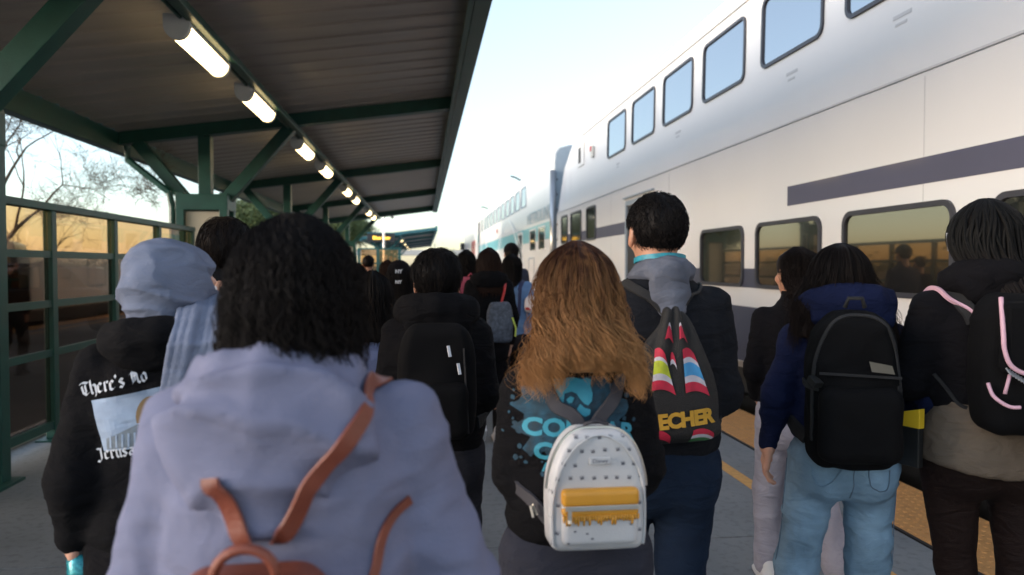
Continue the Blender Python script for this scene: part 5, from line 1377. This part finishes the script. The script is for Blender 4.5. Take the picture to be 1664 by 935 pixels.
bands(.074, -.142, .002, [('red', .016), ('white_', .010), ('green', .012)], .032, .040)
bands(-.05, -.145, .002, [('red', .026)], .026, .030)
T = text2d('ECHER', .056, .022, -.106, R(6), xs=.98, off=.003, space=.95); decal('printed_lettering', *T, pm_['gold'], t, tb, off=.005)
g = p.tree('hoodie')
for sx in (-1, 1):
    strap(p, t, [(sx * .015, -.16, 1.40), (sx * .06, -.14, 1.45), (sx * .11, -.09, 1.475), (sx * .125, 0, 1.48), (sx * .13, .10, 1.38), (sx * .15, .10, 1.2), (sx * .15, -.1, 1.06), (sx * .11, -.15, 1.04)], .010 if sx > 0 else .03, .005, BAGK, tree=g, name='cord')

# ------------------------------------------------ 7. person with curly ponytail
p = Person('person with dark curly hair tied back, black jacket and pale trousers, left ear showing', 1.70, 3.28, 1.615, rz=-12, skin=1, head_yaw=16)
K = K_std(.965, .92, .95, .93); AR = [((-.14, 0, 1.29), (-.185, -.02, 1.05), (-.14, .12, .92), .052, .046, .038), ((.14, 0, 1.29), (.18, -.02, 1.05), (.13, .14, .95), .052, .046, .038)]
p.top('jacket', C_black2, K, AR, amp=.007, seed=71, res=.011)
Kh = [(-.26, .075, .045, -.15), (-.14, .088, .055, -.13), (-.07, .088, .07, -.085), (-.02, .086, .085, -.035), (.04, .086, .104, -.016), (.09, .066, .084, -.012), (.126, .012, .014, -.01)]
p.hair(Kh, H_dark, n=1300, z_end=(-.30, -.10), wave=.016, lam=.09, curl=.005, rad=.0013, seg=32, seed=73, loose=220, phi=(-1.5, 1.5), amp=.006, clumps=60)
for a in AR: p.arm(*a[:3], side=1 if a[1][0] > 0 else -1)
p.legs('trousers', C_white, .93, ((-.08, 0, .85), (-.085, .10, .47), (-.08, .12, .1)), ((.08, 0, .85), (.10, -.06, .49), (.12, -.26, .23)), r=(.09, .07, .065), hipw=(.155, .12))
p.shoe((-.08, .12, 0), S_white); o = p.shoe((.12, -.28, .12), S_white, pitch=R(-38))
m_ = MB(); m_.box(-.043, .043, -.10, .165, -.012, .004); so_ = m_.build('sole', S_black, p.r, bevel=.004); so_.location = o.location; so_.rotation_euler = o.rotation_euler
p.finish()

# ------------------------------------------------ 8. navy hoodie
p = Person('person in navy hoodie and light blue jeans with long dark hair', 1.455, 2.46, 1.60, rz=-16, skin=0, headx=-.02)
K = [(.905, .150, .12), (.93, .165, .13), (1.03, .172, .132), (1.13, .165, .125), (1.22, .168, .122), (1.29, .160, .112), (1.335, .135, .095), (1.37, .10, .08), (1.41, .07, .065), (1.45, .062, .058)]
AR = [((-.155, 0, 1.275), (-.225, -.03, 1.08), (-.245, .02, .90), .056, .050, .038), ((.155, 0, 1.275), (.275, -.05, 1.08), (.19, .10, .98), .056, .054, .042)]
p.top('hoodie', C_navy, K, AR, amp=.011, seed=81, res=.0088)
p.hood(C_navy, 1.41, .135, .125, -.105, dep=.055, seed=82, amp=.009, tube=.045)
Kh = [(-.19, .172, .045, -.075), (-.10, .152, .075, -.045), (-.02, .116, .100, -.022), (.03, .094, .104, -.016), (.09, .070, .084, -.012), (.12, .04, .05, -.01), (.134, .010, .012, -.01)]
p.hair(Kh, H_dark, n=2200, z_end=(-.23, -.09), wave=.006, lam=.16, rad=.0011, seg=28, seed=83, loose=220, phi=(-1.8, 1.8), amp=.005, clumps=70)
for a in AR: p.arm(*a[:3], side=1 if a[1][0] > 0 else -1)
p.legs('jeans', C_jean, .965, ((-.09, 0, .85), (-.145, .02, .47), (-.165, -.08, .09)), ((.09, 0, .85), (.10, .04, .47), (.08, .10, .08)), hipw=(.168, .135), r=(.088, .070, .070), amp=.010, res=.010)
jt = p.tree('jeans'); SEAM = mat('denim_seam', (.09, .14, .20), .8, var=.1)
band('pocket_seam', [(-.045, -.19, .855), (-.07, -.19, .79), (-.10, -.19, .775), (-.145, -.16, .80), (-.15, -.15, .86)], .004, .003, C_jean, p.r, jt, off=.002)
band('seam', [(0, -.16, .95), (0, -.19, .88), (0, -.17, .80), (.0, -.10, .75)], .0035, .002, SEAM, p.r, jt, off=.001)
band('pocket_seam', [(.05, -.19, .855), (.05, -.19, .79), (.085, -.19, .765), (.125, -.18, .79), (.125, -.17, .86)], .0035, .002, SEAM, p.r, jt, off=.001)
for hx, kx, ax_ in ((-.185, -.225, -.24), (.185, .18, .16)): band('seam', [(hx, 0, .85), ((hx + kx) / 2, 0, .66), (kx, .0, .47), (ax_, 0, .25)], .0035, .002, SEAM, p.r, jt, off=.001)
p.shoe((-.15, -.08, 0), S_white); p.shoe((.08, .10, 0), S_white); p.finish()
t, tb = pack('large black daypack with small grey patch over navy hoodie', p, (-.03, -.21, 1.135), .275, .50, .16, B_nylon, seed=8, amp=.013, top=.75)
band('main_zip', [(-.125, -.05, -.16), (-.13, -.06, 0), (-.115, -.06, .13), (-.06, -.06, .215), (0, -.06, .235), (.06, -.06, .215), (.115, -.06, .13), (.13, -.06, 0), (.125, -.05, -.16)], .012, .004, B_web, t, tb, off=.002)
for sx in (-1, 1): band('compression_strap', [(sx * .13, .02, .02), (sx * .14, -.03, .015), (sx * .115, -.075, .01)], .022, .004, B_web, t, tb, off=.003)
for sx in (-1, 1):
    strap(p, t, [(sx * .06, -.14, 1.33), (sx * .10, -.10, 1.37), (sx * .115, -.01, 1.375), (sx * .12, .08, 1.31), (sx * .14, .12, 1.18), (sx * .155, .06, 1.04), (sx * .14, -.1, .95)], .055, .009, B_web)
v, q = iso(lambda P: rbox(P, (0, -.105, -.10), (.125, .04, .12), .045), (-.16, -.17, -.25), (.16, -.03, .05), .008); v = folds(v, q, .006, (12, 12, 12), 6); mesh_obj('front_pocket', v, q, B_nylon, t, True)
m_ = MB(); m_.add([(.020, -.116, .102), (.090, -.106, .088), (.098, -.106, .062), (.028, -.118, .070)], [(0, 1, 2, 3)]); m_.build('patch', mat('grey_patch', (.10, .09, .07), .8), t)
m_ = MB(); m_.tube([(-.03, -.03, .262), (-.02, -.035, .292), (.02, -.035, .292), (.03, -.03, .262)], .007, 8); m_.build('grab_handle', B_web, t, smooth=True)
m_ = MB(); m_.bar((-.135, -.06, .04), (-.12, -.09, .02), .03, .02); m_.build('buckle', S_black, t)
m_ = MB(); m_.bar((-.12, -.10, .06), (.12, -.10, .05), .004, .008); m_.build('zip', B_web, t)
wm = Matrix.Translation(p.r.location) @ Matrix.Rotation(p.r.rotation_euler.z, 4, 'Z')
t = thing('folder', 'yellow and black folder tucked under the right arm of the navy hoodie', 'folder', wm @ Vector((.185, -.13, .98)), R(20))
m_ = MB(); m_.box(-.012, .012, -.03, .06, -.11, .03); m_.build('cover', S_black, t, bevel=.004)
m_ = MB(); m_.prism([(-.032, .02), (-.032, .085), (.04, .065), (.04, .02)], 'x', -.013, .013); m_.build('yellow_sheet', mat('yellow_card', (.75, .48, .02), .6, var=.05), t, bevel=.002)

# ------------------------------------------------ 9. braids
p = Person('person with long black braids, black top, taupe shorts and dark leggings at far right', 1.83, 2.27, 1.735, rz=-8, skin=2, headx=-.005)
K = [(1.045, .150, .115), (1.07, .160, .125), (1.15, .165, .125), (1.25, .178, .128), (1.34, .180, .122), (1.41, .155, .102), (1.455, .115, .085), (1.49, .080, .072), (1.53, .066, .062)]
AR = [((-.165, 0, 1.385), (-.225, .03, 1.15), (-.16, .20, 1.13), .068, .062, .046), ((.165, 0, 1.385), (.225, -.02, 1.15), (.13, .18, 1.10), .066, .060, .046)]
p.top('top', C_black2, K, AR, amp=.009, seed=91)
p.hood(C_black2, 1.50, .12, .10, -.095, dep=.045, seed=92, amp=.007, tube=.042)
Kh = [(-.20, .07, .045, -.13, .06), (-.12, .095, .07, -.085, .035), (-.06, .108, .10, -.04, .01), (0, .112, .112, -.022), (.05, .102, .11, -.016), (.09, .080, .088, -.012), (.12, .045, .052, -.01), (.138, .012, .014, -.01)]
def braids(p, K, m, n, seed):
    rg = np.random.RandomState(seed); f = knots_fn(K); V = []; Q = []; b = 0; seg = 46
    for i in range(n):
        ph = -1.95 + 3.9 * (i + .5) / n + rg.randn() * .05; z1 = rg.uniform(-.24, -.05); rho = rg.uniform(.94, 1.05); tt = np.linspace(0, 1, seg)
        z = .136 - (.136 - z1) * tt ** 1.6; w, d, cy, cx = f(z); drift = rg.randn() * .4
        ph2 = ph + drift * tt; P = np.stack([cx + w * rho * np.sin(ph2), cy - d * rho * np.cos(ph2), z], 1)
        T = np.gradient(P, axis=0); T /= np.linalg.norm(T, axis=1)[:, None] + 1e-9; U = np.cross(T, [.2, .9, .1]); U /= np.linalg.norm(U, axis=1)[:, None] + 1e-9; W = np.cross(T, U)
        s_ = np.concatenate([[0], np.cumsum(np.linalg.norm(np.diff(P, axis=0), axis=1))]); r = .0046 * (1 + .28 * np.abs(np.sin(s_ * 300))) * np.minimum(1, (1 - tt) * 6 + .3)
        ring = np.stack([P + (U * math.cos(a) + W * math.sin(a)) * r[:, None] for a in np.linspace(0, 2 * math.pi, 6)[:-1]], 1).reshape(-1, 3)
        ids = np.arange(seg * 5).reshape(seg, 5) + b; b += seg * 5; V.append(ring)
        for k in range(5): Q.append(np.stack([ids[:-1, k], ids[:-1, (k + 1) % 5], ids[1:, (k + 1) % 5], ids[1:, k]], 1))
    return np.concatenate(V), np.concatenate(Q)
p.hair(Kh, H_black, n=0, hull=.95, amp=.004, seed=93)
v, q = braids(p, Kh, H_black, 120, 94); mesh_obj('braids', p.X(v), q, hair_mat('braid_black', (.003, .003, .003), (.008, .006, .006), 1.45, 1.6, rough=.7), p.r, True)
m_ = MB(); m_.tube([p.X([[-.092, .0, -.03]])[0], p.X([[-.098, .0, .03]])[0]], .020, 12); m_.build('ear_cup', mat('grey_plastic', (.25, .25, .27), .4), p.r, smooth=True)
for a in AR: p.arm(*a[:3], side=1 if a[1][0] > 0 else -1)
p.legs('leggings', C_legging, 1.02, ((-.105, 0, .93), (-.055, .04, .52), (-.03, -.05, .1)), ((.105, 0, .93), (.115, -.03, .50), (.12, -.18, .15)), hipw=(.175, .14), r=(.098, .060, .045), amp=.003)
def sh(P):
    d = prof_sdf(P, [(.865, .215, .170, -.02), (.95, .20, .160, -.02), (1.03, .178, .145, -.015), (1.10, .152, .12, -.01)], 2.6)
    return smax(d, -(P[2] - (.865 + .16 * np.abs(P[0] - .0) + 0 * P[1])) , .01)
p.garment('shorts', C_taupe, sh, (-.25, -.22, .86), (.25, .18, 1.13), .0095, amp=.010, freq=(6, 6, 11), seed=95)
p.shoe((-.03, -.05, 0), S_black); p.shoe((.12, -.18, .06), S_black, pitch=R(-25)); p.finish()
t, tb = pack('black backpack with pale pink piping on the person with braids', p, (.0, -.225, 1.24), .31, .42, .15, B_nylon, seed=9, amp=.010, top=.35)
PINK = mat('pink_piping', (.55, .33, .40), .6, var=.05)
m_ = MB(); m_.box(-.15, .16, -.125, -.085, -.02, .19); fl_ = m_.build('flap', B_nylon, t, bevel=.02)
m_ = MB(); m_.tube([tuple(v_) for v_ in spline([(-.145, -.10, .20), (-.152, -.125, .10), (-.150, -.13, .05), (-.13, -.132, .005), (-.08, -.132, -.018), (.0, -.132, -.025), (.15, -.13, -.03)], 6)], .0065, 8); m_.build('piping', PINK, t, smooth=True)
m_ = MB(); m_.tube([tuple(v_) for v_ in spline([(-.165, -.08, -.05), (-.16, -.10, -.085), (-.13, -.12, -.11), (-.10, -.125, -.112)], 6)], .0055, 8); m_.tube([(-.125, -.115, -.02), (-.14, -.118, -.075)], .005, 8); m_.build('loop', PINK, t, smooth=True)
m_ = MB(); rg = random.Random(8)
for i in range(9): x = -.14 + i * .008; m_.bar((x, -.122, .0 - i * .005), (x + .006, -.134, -.018 - i * .005), .004, .004)
m_.build('key_charm', mat('charm_metal', (.45, .5, .55), .3, metal=.7), t)
m_ = MB(); m_.box(-.02, .06, -.128, -.122, .05, .085); m_.build('badge', mat('badge_grey', (.35, .4, .38), .5, var=.5, vscale=90), t)
m_ = MB(); m_.add([(-.055, -.10, -.12), (.10, -.115, -.14), (.14, -.115, -.25), (.02, -.11, -.26)], [(0, 1, 2, 3)]); m_.build('denim_trim', cloth('denim_trim', (.05, .09, .14)), t)
strap(p, t, [(-.10, -.14, 1.36), (-.125, -.11, 1.42), (-.135, -.05, 1.455), (-.14, .03, 1.45), (-.145, .12, 1.36), (-.16, .10, 1.22)], .05, .008, B_web, garment='top')
strap(p, t, [(-.095, -.16, 1.36), (-.13, -.13, 1.415), (-.16, -.06, 1.45), (-.165, .03, 1.445), (-.17, .10, 1.36)], .010, .010, PINK, garment='top', name='strap_piping', off=.008)
strap(p, t, [(.04, -.15, 1.36), (.07, -.11, 1.42), (.09, -.05, 1.47), (.10, .03, 1.46), (.11, .12, 1.36)], .05, .008, B_web, garment='top')
strap(p, t, [(-.17, .0, 1.20), (-.165, -.10, 1.12), (-.13, -.14, 1.07)], .012, .004, B_web, garment='top', name='lower_strap')

# ------------------------------------------------ farther walkers
def walker(label, x, y, H, topm, legm, hair, rz=0, skin=1, w=1.0, yaw=0, stride=1, seed=0, shoes=None, shorts=False, hem=.84, hoodm=None, sleeve=1):
    p = Person(label, x, y, H, rz=rz, skin=skin, near=False, head_yaw=yaw); s_ = p.s
    K = K_std(s_, w, w, hem); AR = [(tuple(c * s_ if i == 2 else c for i, c in enumerate(a)), tuple(c * s_ if i == 2 else c for i, c in enumerate(b)), tuple(c * s_ if i == 2 else c for i, c in enumerate(c_)), .056, .05, .04)
          for a, b, c_ in [((sx * .155, 0, 1.335), (sx * .205, -.02 + .03 * sx * stride, 1.07), (sx * .19, .08 + .08 * sx * stride, .86), ) for sx in (-1, 1)]]
    p.top('top', topm, K, AR, amp=.007, seed=seed, res=.0085)
    if hoodm: p.hood(hoodm, 1.40 * s_, .12, .11, -.10, seed=seed + 1, amp=.006)
    hair(p)
    for a in AR: p.arm(*a[:3], side=1 if a[1][0] > 0 else -1)
    a_, b_ = (1, -1) if stride > 0 else (-1, 1)
    Lg = ((-.085, 0, .87 * s_), (-.085, .06 + .06 * a_, .47 * s_), (-.08, -.08 + .12 * a_, (.09 if a_ > 0 else .20))); Rg = ((.085, 0, .87 * s_), (.085, .06 + .06 * b_, .47 * s_), (.08, -.08 + .12 * b_, (.09 if b_ > 0 else .20)))
    if shorts:
        p.legs('shorts', legm, .95 * s_, (Lg[0], Lg[1], (Lg[1][0], Lg[1][1], Lg[1][2] + .02)), (Rg[0], Rg[1], (Rg[1][0], Rg[1][1], Rg[1][2] + .02)), r=(.10, .085, .085))
        for g_ in (Lg, Rg):
            p.bare_leg(*g_)
            k, a = Vector(g_[1]), Vector(g_[2]); up = k.lerp(a, .55)
            v, q = iso(lambda P: cone(P, up, a, .046, .042), [min(up[i], a[i]) - .06 for i in range(3)], [max(up[i], a[i]) + .06 for i in range(3)], .012); mesh_obj('sock', v, q, C_sock, p.r, True)
    else: p.legs('trousers', legm, .95 * s_, Lg, Rg)
    for g_ in (Lg, Rg):
        z = g_[2][2]; p.shoe((g_[2][0], g_[2][1], max(0, z - .09)), shoes or S_black, pitch=0 if z < .12 else R(-32))
    p.finish(); return p
LONG = lambda L, wd=.10, n=420: [(-L, wd * 1.05, .05, -.09), (-.12, wd, .065, -.06), (-.03, wd, .10, -.022), (.04, .092, .102, -.015), (.09, .068, .082, -.012), (.134, .012, .014, -.01)]
def longhair(m, L=.25, wd=.10, n=420, wave=.008, lam=.1, curl=0, seed=5):
    return lambda p: p.hair(LONG(L, wd), m, n=n, z_end=(-L - .03, -L + .08), wave=wave, lam=lam, rad=.0022, seg=16, seed=seed, curl=curl, loose=60, clumps=40)
def shorthair(m, th=.014, n=500, L=.04, seed=3): return lambda p: p.short_hair(m, n=n, th=th, L=L, seed=seed)

# 10 black outfit, cap with white mark
p = walker('person in black with cap bearing white letters and long black hair, left of the boy', -.19, 6.0, 1.56, C_black, C_black2, longhair(H_black, .22, .10), w=1.02, seed=101, sleeve=0)
v, q = iso(lambda P: smax(ell(P, (0, -.012, .045), (.096, .112, .098)), .02 - P[2], .01), (-.13, -.15, .0), (.13, .13, .17), .01)
cap = mesh_obj('cap', p.X(v), q, C_black2, p.r, True)
text_obj('lettering', 'NY', .038, PRINTW, cap, (0, -.128, p.hz + .050), (R(84), 0, 0), .002, off=.002)
text_obj('lettering', 'NY', .034, PRINTW, p.r, (0, -.185, p.hz - .03), (R(90), 0, 0), .002, off=.002)
t, tb = pack('black backpack with white marks on the person in black cap', p, (.02, -.20, 1.08), .27, .38, .12, B_nylon, seed=3)
for z in (.05, -.07): m_ = MB(); m_.bar((.03, -.085, z + .03), (.045, -.09, z - .03), .022, .006); m_.build('zip_pull', WH, t)
for sx in (-1, 1): strap(p, t, [(sx * .07, -.13, 1.25), (sx * .10, -.08, 1.31), (sx * .11, .03, 1.30), (sx * .13, .11, 1.15)], .045, .008, B_web, garment='top')
# 11 pale blue sleeve
walker('person in pale blue top mostly hidden behind the black curly hair', -.24, 3.62, 1.50, C_lblue, C_jean, longhair(H_black, .2, .09), w=1.0, seed=111)
# 12
p = walker('person in black hoodie with long straight dark brown hair, red strap and black socks', .56, 6.45, 1.68, C_black, C_black2, longhair(H_brown, .26, .105, n=900, wave=.003), w=1.02, seed=121, shorts=True, shoes=S_white, hoodm=C_black, stride=-1, skin=0)
t, tb = pack('dark slate drawstring bag with faint pattern, hung low on the black hoodie', p, (.075, -.195, 1.06), .22, .34, .08, mat('slate_pattern', (.03, .035, .05), .7, col2=(.09, .11, .15), vscale=40), seed=5, amp=.008, name='drawstring_bag', cat='bag')
strap(p, t, [(.10, -.15, 1.20), (.125, -.12, 1.30), (.135, -.05, 1.39), (.135, .05, 1.38), (.14, .12, 1.25)], .022, .006, M['red'], garment='top', name='red_strap')
m_ = MB(); m_.tube([(.10, -.05, .04), (.13, -.055, -.05), (.125, -.05, -.12)], .008, 6); m_.build('cord', mat('lime_cord', (.4, .5, .08), .6), t)
# 13
p = walker('person with long black hair and pink top carrying a pink backpack', .44, 7.75, 1.69, C_pink, C_dgrey, longhair(H_black, .30, .12, n=500, wave=.01), w=1.0, seed=131)
t, tb = pack('pink backpack with fluffy beige charm behind the long black hair', p, (.03, -.20, 1.22), .28, .40, .14, C_pink, seed=3)
v, q = ball(.075, c=(.10, -.10, .17)); v = folds(v, q, .03, (30, 30, 30), 4); mesh_obj('fluffy_charm', v, q, cloth('beige_fluff', (.42, .34, .27)), t, True)
m_ = MB(); m_.tube([(-.03, -.05, .20), (0, -.06, .235), (.03, -.05, .20)], .008, 8); m_.build('grab_handle', C_pink, t, smooth=True)
# 14
p = walker('tall person in a dark cap and grey denim jacket walking beside the train', 1.04, 8.9, 1.79, C_den, C_dgrey, shorthair(H_black), w=1.05, seed=141)
v, q = iso(lambda P: smin(smax(ell(P, (0, -.012, .045), (.092, .108, .098)), .02 - P[2], .01), smax(ell(P, (0, .12, .03), (.07, .09, .012)), -P[1], .01), .01), (-.13, -.15, -.02), (.13, .24, .17), .01); mesh_obj('cap', p.X(v), q, C_black2, p.r, True)
# 15
p = walker('person in light blue denim shirt with dark hair, right of the black hoodie', .86, 7.3, 1.64, C_ltblue, C_dgrey, longhair(H_black, .12, .092), w=1.0, seed=151, stride=-1)
t, tb = pack('white bag with red and navy trim at the right side of the light blue shirt', p, (.20, -.10, 1.16), .18, .16, .10, mat('white_canvas', (.6, .58, .6), .7), seed=3, name='shoulder_bag', cat='bag')
m_ = MB(); m_.box(-.085, .085, -.062, -.05, -.055, -.03); m_.build('red_trim', M['red'], t)
strap(p, t, [(.06, -.15, 1.30), (.09, -.10, 1.36), (.11, .0, 1.37), (.13, .10, 1.28)], .035, .006, mat('navy_webbing', (.02, .03, .09), .7), garment='top')
strap(p, t, [(.06, -.17, 1.05), (.065, -.17, 1.18), (.07, -.15, 1.29), (.08, -.08, 1.37)], .035, .006, mat('navy_webbing', (.02, .03, .09), .7), garment='top')
# 16 - 20 the far crowd
walker('distant person in a dark jacket with brown hair, near the windscreen', -.45, 9.6, 1.60, C_dgrey, C_black2, longhair(H_brown, .22, .10, 250), seed=161)
walker('distant person in black glimpsed between the cap and the boy', -.06, 8.6, 1.58, C_black2, C_djean, longhair(H_dark, .2, .10, 250), seed=171, stride=-1)
walker('distant person with black short hair seen left of the cap', -.80, 11.2, 1.68, C_black, C_dgrey, shorthair(H_black, n=250), seed=181)
walker('distant person in dark red top half hidden by the curly hair', -.62, 7.2, 1.55, cloth('dark_red_cloth', (.09, .02, .02)), C_djean, longhair(H_dark, .15, .09, 250), seed=191, stride=-1)
walker('distant person in grey walking near the end of the canopy', .18, 12.5, 1.66, C_grey, C_djean, shorthair(H_dark, n=250), seed=201)
